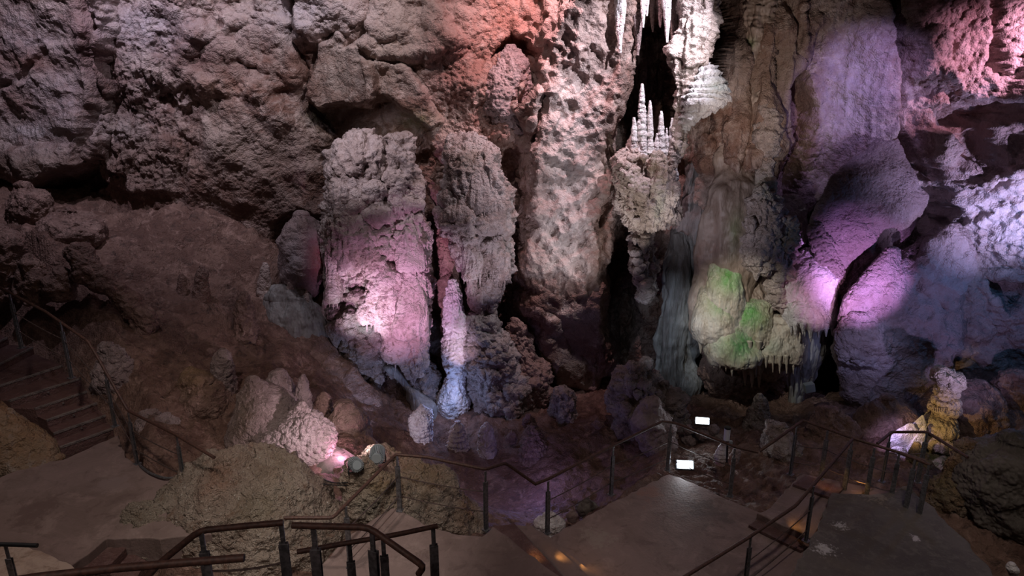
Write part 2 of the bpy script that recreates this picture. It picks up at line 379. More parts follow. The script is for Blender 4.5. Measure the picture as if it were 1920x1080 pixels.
# (polygon px, depth, raise m, edge softness m, warp, profile)
FEAT = [
 ([(-80,-80),(222,-80),(225,60),(205,130),(212,200),(196,285),(150,332),(60,345),(-80,340)], 19.6, 1.0, .22, 1.0, 'plate'),
 ([(-80,250),(60,268),(170,262),(196,290),(150,335),(0,345),(-80,345)], 19.4, .35, .35, 1.0, 'dome'),
 ([(225,-60),(400,-60),(390,60),(350,90),(330,160),(270,200),(225,150)], 20, .38, .7, 1.2, 'plate'),
 ([(380,40),(560,20),(590,90),(560,160),(500,180),(440,150),(380,190),(345,160),(350,90)], 20, .40, .6, 1.3, 'plate'),
 ([(540,-60),(780,-60),(860,70),(840,110),(720,120),(640,70),(600,100),(560,70)], 20, .50, .45, 1.3, 'plate'),
 ([(600,92),(640,70),(700,120),(722,170),(700,200),(640,190),(600,205),(575,185),(580,150)], 19.7, .45, .16, .7, 'plate'),
 ([(690,120),(760,125),(800,170),(830,235),(812,243),(770,205),(735,178),(700,190)], 19.7, .38, .12, .6, 'plate'),
 ([(590,205),(640,200),(700,190),(738,182),(775,210),(812,246),(800,300),(760,330),(640,330),(600,300),(625,250)], 20.2, -.35, .22, .5, 'plate'),
 ([(960,60),(1010,100),(1000,170),(975,200),(985,140),(950,100),(920,110)], 20, -.8, .10, .5, 'plate'),
 ([(985,170),(1020,40),(1080,-60),(1190,-60),(1185,150),(1160,260),(1150,420),(1140,560),(1150,680),(1110,760),(1040,740),(1000,660),(975,560),(975,400),(990,260)], 19.6, 1.05, .75, 1.0, 'plate'),
 ([(1000,560),(1040,580),(1060,640),(1120,700),(1120,760),(1060,750),(1010,700)], 19.2, .35, .4, 1.0, 'dome'),
 ([(1190,30),(1265,30),(1270,330),(1245,360),(1190,350),(1150,320),(1160,230),(1185,160)], 20, -1.6, .25, .6, 'plate'),
 ([(1152,330),(1185,330),(1200,420),(1200,560),(1215,640),(1180,700),(1150,640),(1142,480)], 20, -1.2, .2, .7, 'plate'),
 ([(1190,560),(1300,540),(1310,640),(1240,740),(1170,730),(1170,640)], 20, -1.0, .35, 1.0, 'plate'),
 ([(1335,-60),(1368,-60),(1362,60),(1345,140),(1322,190),(1315,110)], 20, -2.0, .10, .3, 'plate'),
 ([(1370,-60),(1470,-60),(1480,120),(1470,260),(1440,330),(1400,300),(1350,330),(1340,200),(1362,100)], 19.5, .75, .35, 1.0, 'plate'),
 ([(1300,300),(1400,260),(1460,300),(1480,400),(1460,560),(1400,640),(1330,600),(1310,450)], 19.5, .55, .5, 1.0, 'dome'),
 ([(1480,-60),(1640,-60),(1655,60),(1662,150),(1658,245),(1600,300),(1545,370),(1512,425),(1490,400),(1500,300),(1530,200),(1500,100)], 19, .85, .25, .4, 'plate'),
 ([(1662,60),(1720,60),(1730,150),(1735,230),(1720,300),(1690,290),(1665,240)], 19, .35, .2, .6, 'plate'),
 ([(1660,-60),(1790,-60),(1800,60),(1790,120),(1830,170),(1800,190),(1745,150),(1700,130),(1700,60)], 18.6, .6, .15, .8, 'plate'),
 ([(1740,130),(1800,190),(1870,60),(1850,40),(1890,200),(1840,210),(1790,180)], 18.4, .35, .14, .8, 'plate'),
 ([(1740,190),(1800,200),(1840,240),(1830,290),(1790,300),(1745,240)], 18.3, -.55, .2, .8, 'plate'),
 ([(1830,-60),(1990,-60),(1990,230),(1900,260),(1835,230),(1840,130)], 18, .75, .25, 1.0, 'plate'),
 ([(1740,240),(1830,230),(1960,200),(1960,270),(1860,300),(1780,350),(1740,340)], 18, .65, .22, .8, 'plate'),
 ([(1815,225),(1900,215),(1990,190),(1990,310),(1880,318),(1830,300)], 17.9, .75, .25, .8, 'plate'),
 ([(1760,345),(1860,295),(1990,260),(1990,480),(1880,500),(1830,450),(1820,400),(1770,370)], 17.6, .55, .3, 1.2, 'dome'),
 ([(1740,350),(1775,360),(1790,420),(1740,430),(1735,380)], 18.2, -1.1, .25, .6, 'plate'),
 ([(1850,500),(1960,480),(1990,640),(1900,640),(1850,580)], 17.4, .4, .3, 1.2, 'dome'),
 ([(1860,525),(1915,515),(1920,560),(1890,585),(1865,560)], 17.3, -1.0, .14, .6, 'plate'),
 ([(1500,690),(1680,700),(1760,730),(1700,790),(1500,780)], 18.4, -1.6, .3, .6, 'plate'),
 ([(1680,650),(1750,650),(1752,700),(1700,715),(1675,690)], 18.0, -.3, .15, .5, 'plate'),
 ([(-80,345),(60,352),(190,300),(205,340),(120,400),(-80,380)], 20, -.8, .2, .6, 'plate'),
 ([(230,215),(300,200),(370,250),(392,330),(360,372),(250,362),(200,352),(195,290)], 20, .25, .5, 1.0, 'plate'),
 ([(395,150),(500,150),(570,230),(620,420),(640,700),(300,700),(330,450),(390,300)], 20.2, .35, .6, .8, 'plate'),
 ([(505,440),(560,400),(615,420),(620,640),(540,650),(500,560)], 20, -.55, .35, .8, 'plate'),
 ([(880,250),(960,270),(985,400),(960,560),(1000,700),(900,720),(880,500)], 20, -.35, .4, .8, 'plate'),
]
for poly, Y, a, e, wp, prof in FEAT:
    idx, sd = region(poly, Y, e, wp)
    if prof == 'plate': H[idx] += a*sstep(sd/e+.5)
    else: H[idx] += a*np.sqrt(np.clip(sd/(e*2.2), 0, 1))
# cracks and crevices
for pl, Y, dep, wd in [
 ([(1655,-40),(1668,90),(1662,180),(1655,250),(1690,290),(1725,345),(1745,380)], 19, .9, .10),
 ([(1512,440),(1548,380),(1600,305),(1655,262)], 19, .9, .10),
 ([(205,0),(222,60),(205,130),(222,190),(190,290)], 20, .55, .16),
 ([(0,160),(60,150),(110,100)], 19.6, .2, .08), ([(560,0),(545,60),(572,130),(570,190),(620,245)], 20, .4, .10),
 ([(700,0),(690,60),(660,90)], 20, .35, .08), ([(990,120),(1015,170),(1000,260)], 20, .4, .1),
 ([(1140,260),(1150,340),(1125,420),(1135,520)], 19.4, .5, .12), ([(1405,60),(1412,160),(1395,260),(1370,320)], 19.3, .4, .12),
 ([(1445,80),(1455,170),(1462,260),(1440,330)], 19.3, .4, .10), ([(1530,60),(1500,170),(1480,250)], 19.2, .25, .12)]:
    pts = xz(pl, Y); idx = near(pts, wd*6)
    d = line_d(X[idx]+wx[idx]*.5, Z[idx]+wz[idx]*.5, pts); H[idx] -= dep*np.exp(-(d/wd)**2)
PW = np.stack([X, Y0-H, Z], 1)
# surface textures by place
def tex(poly, Y, spec, soft=.5, warp=1.5):
    idx, sd = region(poly, Y, soft, warp); wgt = sstep(sd/soft+.5)
    k = wgt > .01; idx = idx[k]; wgt = wgt[k]
    FINE[idx] = FINE[idx]*(1-wgt) + wgt*style(PW[idx], spec)
FINE = style(PW, [('rough', .075, .42), ('cup', .05, .34), ('pop', .032, .10), ('pop', .012, .06)])
ROCKY = [('rough', .13, .40), ('pop', .045, .13), ('cup', .06, .3)]
POP = [('pop', .085, (.17, .17, .14)), ('pop', .05, .085), ('rough', .04, .3)]
SCAL = [('cup', .26, (.34, .34, .48)), ('cup', .08, .17), ('fbm', .06, .3), ('pop', .015, .07)]
SMOOTH = [('fbm', .035, .7), ('pop', .010, .07)]
FLUT = [('flute', .10, .18), ('drip', .07, .12), ('fbm', .05, .5)]
tex([(-80,-80),(230,-80),(210,290),(-80,340)], 19.6, [('fbm', .14, .9), ('rough', .055, .5), ('rid', .03, (.6, .5, .3)), ('pop', .012, .08)])
tex([(225,-60),(560,-60),(520,60),(370,150),(240,220)], 20, ROCKY)
tex([(240,130),(330,130),(395,330),(260,372),(195,330)], 20, [('rough', .12, .35), ('flute', .12, .16), ('drip', .07, .1)])
tex([(350,20),(580,40),(600,170),(480,190),(350,160)], 20, [('pop', .20, (.55,.5,.5)), ('pop', .03, .10), ('fbm', .04, .4)])
tex([(560,-60),(880,-60),(900,100),(760,180),(560,60)], 20, [('pop', .17, .5), ('rough', .07, .35), ('pop', .02, .09)])
tex([(390,160),(560,170),(620,300),(610,500),(420,420)], 20.2, [('pop', .030, .09), ('pop', .014, .05), ('fbm', .06, .9)])
tex([(600,92),(690,100),(720,180),(690,225),(590,205)], 19.7, [('drip', .07, .26), ('fbm', .03, .4), ('pop', .01, .07)], .3)
tex([(600,260),(760,180),(880,300),(860,420),(620,330)], 20.2, [('pop', .06, .12), ('pop', .02, .06), ('fbm', .06, .6)])
tex([(840,60),(960,20),(1000,120),(960,300),(860,300),(820,200)], 20, [('pop', .075, .14), ('pop', .035, .07), ('rough', .09, .5)])
tex([(960,-60),(1190,-60),(1170,240),(1140,420),(1120,600),(1000,600),(980,250)], 19, SCAL)
tex([(1000,540),(1140,560),(1140,760),(1000,740)], 19, [('fbm', .10, .9), ('flute', .05, .4), ('pop', .012, .08)])
tex([(880,300),(990,330),(990,560),(1000,720),(880,700)], 20, [('rough', .14, .5), ('cup', .12, .4), ('pop', .03, .1)])
tex([(1180,-60),(1380,-60),(1360,300),(1180,320)], 20, [('flute', .15, .15), ('drip', .10, .12), ('rough', .06, .3)])
tex([(1370,-60),(1500,-60),(1490,330),(1350,330)], 19.3, [('flute', .16, .30), ('fbm', .12, .7), ('pop', .012, .07)])
tex([(1300,300),(1480,300),(1480,620),(1320,640)], 19.3, [('flute', .12, .42), ('fbm', .14, .9)])
tex([(1150,400),(1320,400),(1320,740),(1160,740)], 19.6, [('rough', .14, .5), ('flute', .08, .3)])
tex([(1500,-60),(1655,-60),(1660,250),(1600,300),(1500,430),(1480,300)], 18.8, [('flute', .06, .35), ('rough', .06, .45), ('pop', .012, .07)], .3)
tex([(1500,90),(1540,150),(1530,330),(1500,400),(1485,300)], 18.8, POP, .3)
tex([(1660,-60),(1830,-60),(1850,200),(1700,200)], 18.5, [('pop', .09, .2), ('pop', .05, .09), ('rough', .10, .4)], .3)
tex([(1830,-60),(1990,-60),(1990,250),(1840,240)], 17.8, [('pop', .13, (.19,.19,.10)), ('pop', .05, .08), ('rough', .06, .4)], .3)
tex([(1660,200),(1750,200),(1860,240),(1990,200),(1990,270),(1870,300),(1760,350),(1680,300)], 18, [('pop', .03, .08), ('fbm', .13, .6)], .4)
tex([(1760,350),(1870,295),(1990,260),(1990,520),(1840,480)], 17.5, [('cup', .30, (.40,.4,.28)), ('pop', .07, .13), ('rough', .07, .3)], .3)
tex([(1780,480),(1990,480),(1990,720),(1750,720)], 17.3, [('pop', .20, .5), ('rough', .10, .35), ('pop', .03, .1)], .4)
tex([(1520,560),(1700,600),(1700,720),(1520,720)], 18, POP, .4)

def grid_quads(nr, nc):
    a = np.arange(nr*nc).reshape(nr, nc)
    return np.stack([a[:-1, :-1], a[:-1, 1:], a[1:, 1:], a[1:, :-1]], -1).reshape(-1, 4)
def grid_normals(P3):
    du = np.gradient(P3, axis=1); dv = np.gradient(P3, axis=0); n = np.cross(du, dv)
    return n/np.maximum(np.linalg.norm(n, axis=2, keepdims=True), 1e-9)
def blur(a, k=3):
    for _ in range(k):
        a[1:-1] = (a[:-2]+2*a[1:-1]+a[2:])/4; a[:, 1:-1] = (a[:, :-2]+2*a[:, 1:-1]+a[:, 2:])/4
    return a
G = PW.reshape(shp+(3,)).copy(); NW = grid_normals(blur(G.copy(), 6))     # faces the viewer (-y)
G += NW*FINE.reshape(shp+(1,))
# mineral stains, plus shade painted black into the recesses: colour (r,g,b), centre px, radius m
STN_SHADE = np.zeros((len(X), 4), np.float32)
def stain_shade_at(pts, spots, out):
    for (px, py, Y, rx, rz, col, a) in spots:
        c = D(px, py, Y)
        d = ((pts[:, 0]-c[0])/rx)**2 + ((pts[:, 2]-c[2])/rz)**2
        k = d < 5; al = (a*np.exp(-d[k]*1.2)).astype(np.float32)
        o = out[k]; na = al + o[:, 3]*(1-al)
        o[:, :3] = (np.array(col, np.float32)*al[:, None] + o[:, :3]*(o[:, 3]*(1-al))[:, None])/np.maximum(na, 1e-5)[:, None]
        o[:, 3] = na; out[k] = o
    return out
RED, WHT, SHADE_BLK, GRN, TANC, DBR = (.34,.13,.085), (.62,.56,.53), (.045,.032,.028), (.13,.17,.05), (.40,.31,.24), (.10,.055,.042)
stain_shade_at(G.reshape(-1, 3), [
 (110,180,19.6,3.0,2.0,(.50,.41,.41),.8), (60,60,19.6,1.5,.8,(.46,.38,.38),.6), (60,120,19.4,1.3,.3,(.24,.12,.09),.8), (70,245,19.4,.9,.25,(.55,.50,.50),.8), (90,310,19.5,2.4,.5,(.22,.17,.13),.8), (40,190,19.5,.6,.5,(.25,.12,.09),.7),
 (215,50,20,.5,1.6,(.22,.08,.065),.95), (235,190,20,.7,.9,(.10,.055,.045),.95), (290,290,20,1.5,1.1,(.15,.085,.065),.9), (250,240,20,.7,.4,(.40,.34,.32),.6),
 (420,120,20,1.5,.8,(.15,.065,.045),.95), (430,165,20,.9,.25,(.34,.17,.11),.8), (300,50,20,1.5,.9,(.48,.42,.44),.8), (480,30,20,1.6,.7,(.44,.34,.31),.7), (590,30,20,1.2,.7,(.54,.47,.50),.8),
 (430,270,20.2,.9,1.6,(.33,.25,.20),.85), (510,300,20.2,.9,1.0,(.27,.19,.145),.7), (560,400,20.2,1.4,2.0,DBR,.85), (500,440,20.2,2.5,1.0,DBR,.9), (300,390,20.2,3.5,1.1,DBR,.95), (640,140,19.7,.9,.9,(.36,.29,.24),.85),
 (740,100,20,.7,1.0,(.42,.32,.24),.7), (690,40,20,.9,.5,(.48,.40,.40),.7), (850,120,20,.7,1.5,(.24,.13,.11),.8),
 (700,260,20.2,1.6,.8,(.17,.12,.07),.8), (790,225,20,.7,.35,(.10,.12,.035),.8), (600,220,20.2,.4,.35,(.08,.10,.03),.7), (740,50,20,2.0,1.0,(.42,.31,.25),.6),
 (965,60,20,1.3,1.2,(.42,.16,.10),.85), (900,150,20,1.4,1.6,(.26,.12,.09),.75), (940,350,20,1.0,1.4,(.26,.12,.08),.8), (1010,90,19.6,1.0,1.2,(.42,.20,.15),.6),
 (1080,200,19,1.3,2.4,WHT,.65), (1060,400,19,1.0,2.0,WHT,.55), (1110,60,19.2,1.0,1.2,(.60,.46,.42),.6), (1130,430,19.2,.35,2.4,(.22,.13,.08),.7),
 (1080,650,19.2,1.0,1.4,(.26,.19,.15),.8), (940,600,20,1.0,2.0,DBR,.8), (1210,180,21,1.1,2.6,SHADE_BLK,.9), (1170,520,21,.6,2.8,SHADE_BLK,.85), (1240,640,21,1.3,1.6,DBR,.9),
 (1350,70,21,.6,1.6,SHADE_BLK,.9), (1420,180,19,.8,2.4,(.33,.20,.14),.7), (1480,120,19,.7,2.0,(.30,.21,.16),.7), (1400,500,19,1.3,2.2,(.22,.155,.12),.7),
 (1590,160,18.8,1.1,2.4,(.42,.36,.38),.8), (1515,260,18.8,.3,1.6,(.26,.15,.10),.8), (1760,100,18.4,1.3,1.4,(.42,.30,.28),.6), (1800,250,18.4,.9,.7,(.12,.08,.05),.8),
 (1880,140,18,1.2,1.8,(.52,.42,.40),.7), (1860,390,17.5,1.8,1.6,(.66,.60,.60),.8), (1790,250,18,.9,.6,(.34,.25,.22),.5), (1870,600,17.3,2,1.5,(.36,.28,.28),.6),
 (1600,640,18.2,1.4,1.2,(.46,.40,.42),.7), (1600,735,18.6,2.5,.5,SHADE_BLK,.8), (1715,685,18,.7,.6,(.16,.15,.18),.7)], STN_SHADE)
nr, nc = shp; STN_SHADE = STN_SHADE.reshape(nr, nc, 4)
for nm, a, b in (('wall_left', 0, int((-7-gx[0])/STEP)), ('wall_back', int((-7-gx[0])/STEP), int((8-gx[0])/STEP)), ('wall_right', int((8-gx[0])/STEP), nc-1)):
    g = G[:, a:b+1]; s = STN_SHADE[:, a:b+1]
    props(mesh_np(nm, g.reshape(-1, 3), grid_quads(nr, b+1-a), M_WALL, stain_shade=s.reshape(-1, 4)), kind='structure')

# ------------------------------------------------------------------ cave ground
CTRL = [(0,340,20.3),(130,370,20),(330,380,20),(500,420,20),(620,560,19.8),(250,450,18.3),(120,440,17.5),(0,430,16.8),(400,520,18),(500,600,18),
 (560,680,17.3),(650,740,17.2),(300,560,16.8),(170,560,15.8),(0,520,14.8),(230,640,15),(330,680,15),(450,700,16),(300,780,13.5),(400,820,13.3),
 (180,700,13.5),(100,640,13.6),(0,600,13.9),(-100,500,15),(-150,600,13.9),(750,800,17),(850,850,16.5),(950,930,15),(900,760,18.5),(1040,800,17.5),
 (1150,780,18),(1080,880,15.5),(1300,740,18.8),(1450,760,18.3),(1317,815,16.8),(1350,880,14.5),(1550,760,18),(1650,740,17.5),(1450,850,15),
 (1600,850,14.5),(1700,900,13.3),(1500,900,13.6),(1850,720,16.5),(1950,720,15.5),(1600,740,19.5),(1300,720,20.5),(900,740,20.5),(600,540,21),(1800,700,19),
 (700,950,11.5),(450,900,12),(100,950,10.5),(820,960,12.2),(880,1040,10.5),(1000,1000,12.5),(1200,980,11),(1500,1000,11),(1750,1050,11.2),(1850,900,14.2),(1950,850,15),(560,880,12.6)]
cp = np.array([D(*c) for c in CTRL]); fx = np.arange(-15, 15.5, .04, dtype=np.float32); fy = np.arange(6.5, 21.6, .04, dtype=np.float32)
FX, FY = np.meshgrid(fx, fy); fs = FX.shape; FZ = np.zeros(FX.size, np.float32); W_ = np.full(FX.size, 1e-9, np.float32)
xf, yf = FX.ravel(), FY.ravel()
for c in cp:
    d2 = (xf-c[0])**2+(yf-c[1])**2; ww = np.exp(-d2/(2*.85**2)) + 2e-4/(1+d2); FZ += ww*c[2]; W_ += ww
FZ /= W_
base_floor = FZ.copy()
def floor_z(x, y):
    i = int(np.clip((y-fy[0])/.04, 0, fs[0]-1)); j = int(np.clip((x-fx[0])/.04, 0, fs[1]-1)); return float(FZ.reshape(fs)[i, j])
pf = np.stack([xf, yf, FZ], 1)
FZ = FZ + style(pf, [('rough', .16, .8), ('pop', .16, .55), ('pop', .09, .22, 3.0), ('rough', .04, .2)])
pit = np.exp(-((xf+.6)/1.8)**2-((yf-14.6)/2.2)**2)          # the smooth flow falling into the pit
FZ = FZ*(1-.85*pit) + (base_floor + .05*fbm(pf, .8, 3))*(.85*pit)
def clamp_floor(poly, z, mar=.12):
    global FZ
    sd = poly_sd(xf, yf, [(q[0], q[1]) for q in poly]); k = sd > -1.6
    FZ[k] = np.minimum(FZ[k], z + 1.15*np.maximum(0, -sd[k]-mar))

# ------------------------------------------------------------------ free-standing rock: lofted, displaced shells
def cinterp(t, tp, v):
    """smooth (Catmull) interpolation of columns v at tp"""
    v = np.asarray(v, float); n = len(tp); m = np.zeros_like(v)
    for i in range(n):
        a, b = max(i-1, 0), min(i+1, n-1); m[i] = (v[b]-v[a])/(tp[b]-tp[a])
    k = np.clip(np.searchsorted(tp, t, 'right')-1, 0, n-2); h = (tp[k+1]-tp[k])[:, None]; s = ((t-tp[k])[:, None])/h
    return (2*s**3-3*s**2+1)*v[k] + (s**3-2*s**2+s)*h*m[k] + (-2*s**3+3*s**2)*v[k+1] + (s**3-s**2)*h*m[k+1]
def loft(rows, Y, spec, kd=.8, dmax=1.4, res=.03, wob=.13, lin=0, cap=(1, 1), lean=0):
    res *= .8
    """rows (px row, left px, right px[, depth shift]) from top to bottom; cross sections are ellipses of depth kd*halfwidth"""
    R = []
    for r in rows:
        y = Y + (r[3] if len(r) > 3 else 0)
        a, b = D(r[1], r[0], y), D(r[2], r[0], y); R.append([(a[0]+b[0])/2, y, (a[2]+b[2])/2, abs(b[0]-a[0])/2])
    R = np.array(R); tp = np.concatenate([[0], np.cumsum(np.maximum(np.linalg.norm(np.diff(R[:, [0, 2, 3]], axis=0), axis=1), .02))])
    # round caps
    n = max(8, int(tp[-1]/res)); t = np.linspace(0, tp[-1], n)
    Q = np.stack([np.interp(t, tp, R[:, i]) for i in range(4)], 1) if lin else cinterp(t, tp, R); Q[:, 3] = np.maximum(Q[:, 3], .004)
    hw = Q[:, 3]; w0, w1 = hw[0], hw[-1]
    rings = []
    if cap[0] and w0 > .03:
        k = max(4, int(w0*1.2/res))
        for i in range(k):
            f = (i+.3)/k; rings.append((Q[0, 0], Q[0, 1], Q[0, 2]+w0*.55*cap[0]*math.cos(f*math.pi/2), w0*math.sin(f*math.pi/2)))
    rings += [tuple(q) for q in Q]
    if cap[1] and w1 > .03:
        k = max(4, int(w1*1.2/res))
        for i in range(k):
            f = 1-(i+.7)/k; rings.append((Q[-1, 0], Q[-1, 1], Q[-1, 2]-w1*.55*cap[1]*math.cos(f*math.pi/2), w1*math.sin(f*math.pi/2)))
    rings = np.array(rings); m = int(np.clip(2*math.pi*rings[:, 3].max()*max(.8, (1+kd)/2)/res, 12, 900))
    th = np.linspace(0, 2*math.pi, m, endpoint=False)
    cx, cy, cz, rr = [rings[:, i][:, None] for i in range(4)]
    dr = np.minimum(rr*kd, dmax)
    V = np.stack([cx+rr*np.cos(th), cy+dr*np.sin(th), np.broadcast_to(cz, (len(rings), m))], -1)
    Vp = np.concatenate([V[:, -2:], V, V[:, :2]], 1)
    Nn = -grid_normals(Vp)[:, 2:-2]
    # outward
    out = np.stack([np.cos(th)*np.ones_like(rr), np.sin(th)*np.ones_like(rr), np.zeros((len(rings), m))], -1)
    if (Nn*out).sum() < 0: Nn = -Nn
    p = V.reshape(-1, 3).astype(np.float32)
    damp = np.clip(rr*4+.15, .15, 1.0)*np.ones_like(V[..., 0])
    dsp = style(p, spec).reshape(V.shape[:2]) + wob*fbm(p, .9, 3, 6.6).reshape(V.shape[:2])
    V = V + Nn*(dsp*damp)[..., None]
    nr_ = len(rings); a = np.arange(nr_*m).reshape(nr_, m); b = np.roll(a, -1, 1)
    F = np.stack([a[:-1], a[1:], b[1:], b[:-1]], -1).reshape(-1, 4)
    top = V[0].mean(0); bot = V[-1].mean(0)
    Vv = np.concatenate([V.reshape(-1, 3), [top, bot]]); it, ib = nr_*m, nr_*m+1
    F = np.concatenate([F, np.stack([np.full(m, it), a[0], b[0], b[0]], -1), np.stack([np.full(m, ib), b[-1], a[-1], a[-1]], -1)])
    return Vv, F
def rock(name, lofts, m, label=None, cat=None, group=None, parent=None, spots=None, kind=None):
    """one mesh from shells that have grown together"""
    Vs, fs, off = [], [], 0
    for V, F in lofts:
        Vs.append(V); fs.append(F+off); off += len(V)
    V = np.concatenate(Vs); F = np.concatenate(fs)
    tri = F[:, 2] == F[:, 3]; faces_q, faces_t = F[~tri], F[tri][:, :3]
    me = bpy.data.meshes.new(name)
    nq, n3 = len(faces_q), len(faces_t)
    c = V.mean(0) if parent is None else np.array(parent.location)
    if parent is None: c[2] = V[:, 2].min()
    V = (V-c).astype(np.float32)
    me.vertices.add(len(V)); me.vertices.foreach_set('co', V.ravel())
    me.loops.add(nq*4+n3*3); me.loops.foreach_set('vertex_index', np.concatenate([faces_q.ravel(), faces_t.ravel()]).astype(np.int32))
    me.polygons.add(nq+n3)
    me.polygons.foreach_set('loop_start', np.concatenate([np.arange(nq)*4, nq*4+np.arange(n3)*3]).astype(np.int32))
    me.polygons.foreach_set('loop_total', np.concatenate([np.full(nq, 4), np.full(n3, 3)]).astype(np.int32))
    me.update(calc_edges=True); me.polygons.foreach_set('use_smooth', np.ones(nq+n3, bool))
    if spots:
        st = np.zeros((len(V), 4), np.float32); stain_shade_at(V+c, spots, st)
        at = me.color_attributes.new('stain_shade', 'FLOAT_COLOR', 'POINT'); at.data.foreach_set('color', st.ravel())
    me.materials.append(m); o = bpy.data.objects.new(name, me); C.objects.link(o)
    if parent: o.parent = parent
    else: o.location = c
    return props(o, label, cat, group, kind)
def drape(cx, y0, y1, w, Y, wb=None, k=.8):
    """a hanging cone: rows for loft"""
    wb = w*.15 if wb is None else wb
    return [(y0, cx-w, cx+w), (y0+(y1-y0)*.3, cx-w*.8, cx+w*.75), (y0+(y1-y0)*.65, cx-w*.5, cx+w*.5), (y1, cx-wb, cx+wb)]

KNOB = [('pop', .24, .34), ('pop', .14, .15), ('pop', .05, .075), ('rough', .20, .5)]
KNOBF = [('pop', .05, .10), ('pop', .03, .055), ('rough', .05, .2)]
DRIP = [('drip', .16, .16), ('flute', .10, .13), ('rough', .12, .3), ('pop', .03, .06)]
def tiers(rows, Y, n, size, seed, kd=.75, dmax=1.1, spec=None):
    """many small overhanging drip lips growing on the front of a loft"""
    rnd = random.Random(seed); rows = sorted(rows); ys = [r[0] for r in rows]; out = []
    for k in range(n):
        py = rnd.uniform(ys[0], ys[-1]); xl = np.interp(py, ys, [r[1] for r in rows]); xr = np.interp(py, ys, [r[2] for r in rows])
        f = rnd.uniform(-.92, .92); hw = (xr-xl)/2; cx = (xl+xr)/2+f*hw; dep = min(hw*Y/1240*kd, dmax)*math.sqrt(1-f*f)
        s = size*rnd.uniform(.55, 1.25); y_ = Y-dep+.06; a = rnd.uniform(.9, 2.4)
        L = [(py, cx-.45*s, cx+.45*s), (py+.3*s, cx-.95*s, cx+.9*s), (py+.7*s, cx-s, cx+s), (py+(.7+.5*a)*s, cx-.55*s, cx+.6*s), (py+(.7+a)*s, cx-.15*s, cx+.2*s)]
        out.append(loft(L, y_, spec or [('drip', .07, .10), ('pop', .035, .08), ('rough', .05, .22)], .8, .6, .026, .05))
    return out
BELL = [('rough', .045, .35), ('drip', .035, .16), ('fbm', .05, .6), ('flute', .015, .12), ('pop', .006, .05)]
BOUL = [('rough', .16, .7), ('rid', .06, .55), ('rough', .05, .18), ('pop', .018, .05)]
LAYER = [('ring', .14, .17), ('pop', .05, .10), ('drip', .05, .07), ('rough', .04, .2)]
SLAB = [('fbm', .07, .7), ('pop', .032, .075), ('pop', .018, .045)]

def dome(cx, y0, y1, w, Y, wtop=.4, fringe=0, seed=0, kd=.7, fl=(12, 34), spec=None):
    """a bell with a flat drip edge and hanging fringes"""
    h = y1-y0; rnd = random.Random(seed)
    L = [loft([(y0,cx-w*wtop,cx+w*wtop,.25),(y0+h*.3,cx-w*.86,cx+w*.86,.08),(y0+h*.7,cx-w,cx+w),(y1,cx-w*.96,cx+w*.95),(y1+3,cx-w*.7,cx+w*.7)], Y, spec or BELL, kd, 1.2, .022, .14, cap=(.5, .2))]
    for k in range(fringe):
        f = (k+.5)/fringe; x = cx + w*(2*f-1)*.9; r = w*.9/fringe*rnd.uniform(.5, 1.0)
        d = Y - .85*w*.014*math.sqrt(max(0, 1-(2*f-1)**2))*.8
        L.append(loft(drape(x, y1-6, y1+rnd.uniform(*fl), r, d), d, [('rough', .02, .1)], 1, .3, .02, .01, cap=(0, 1)))
    return L
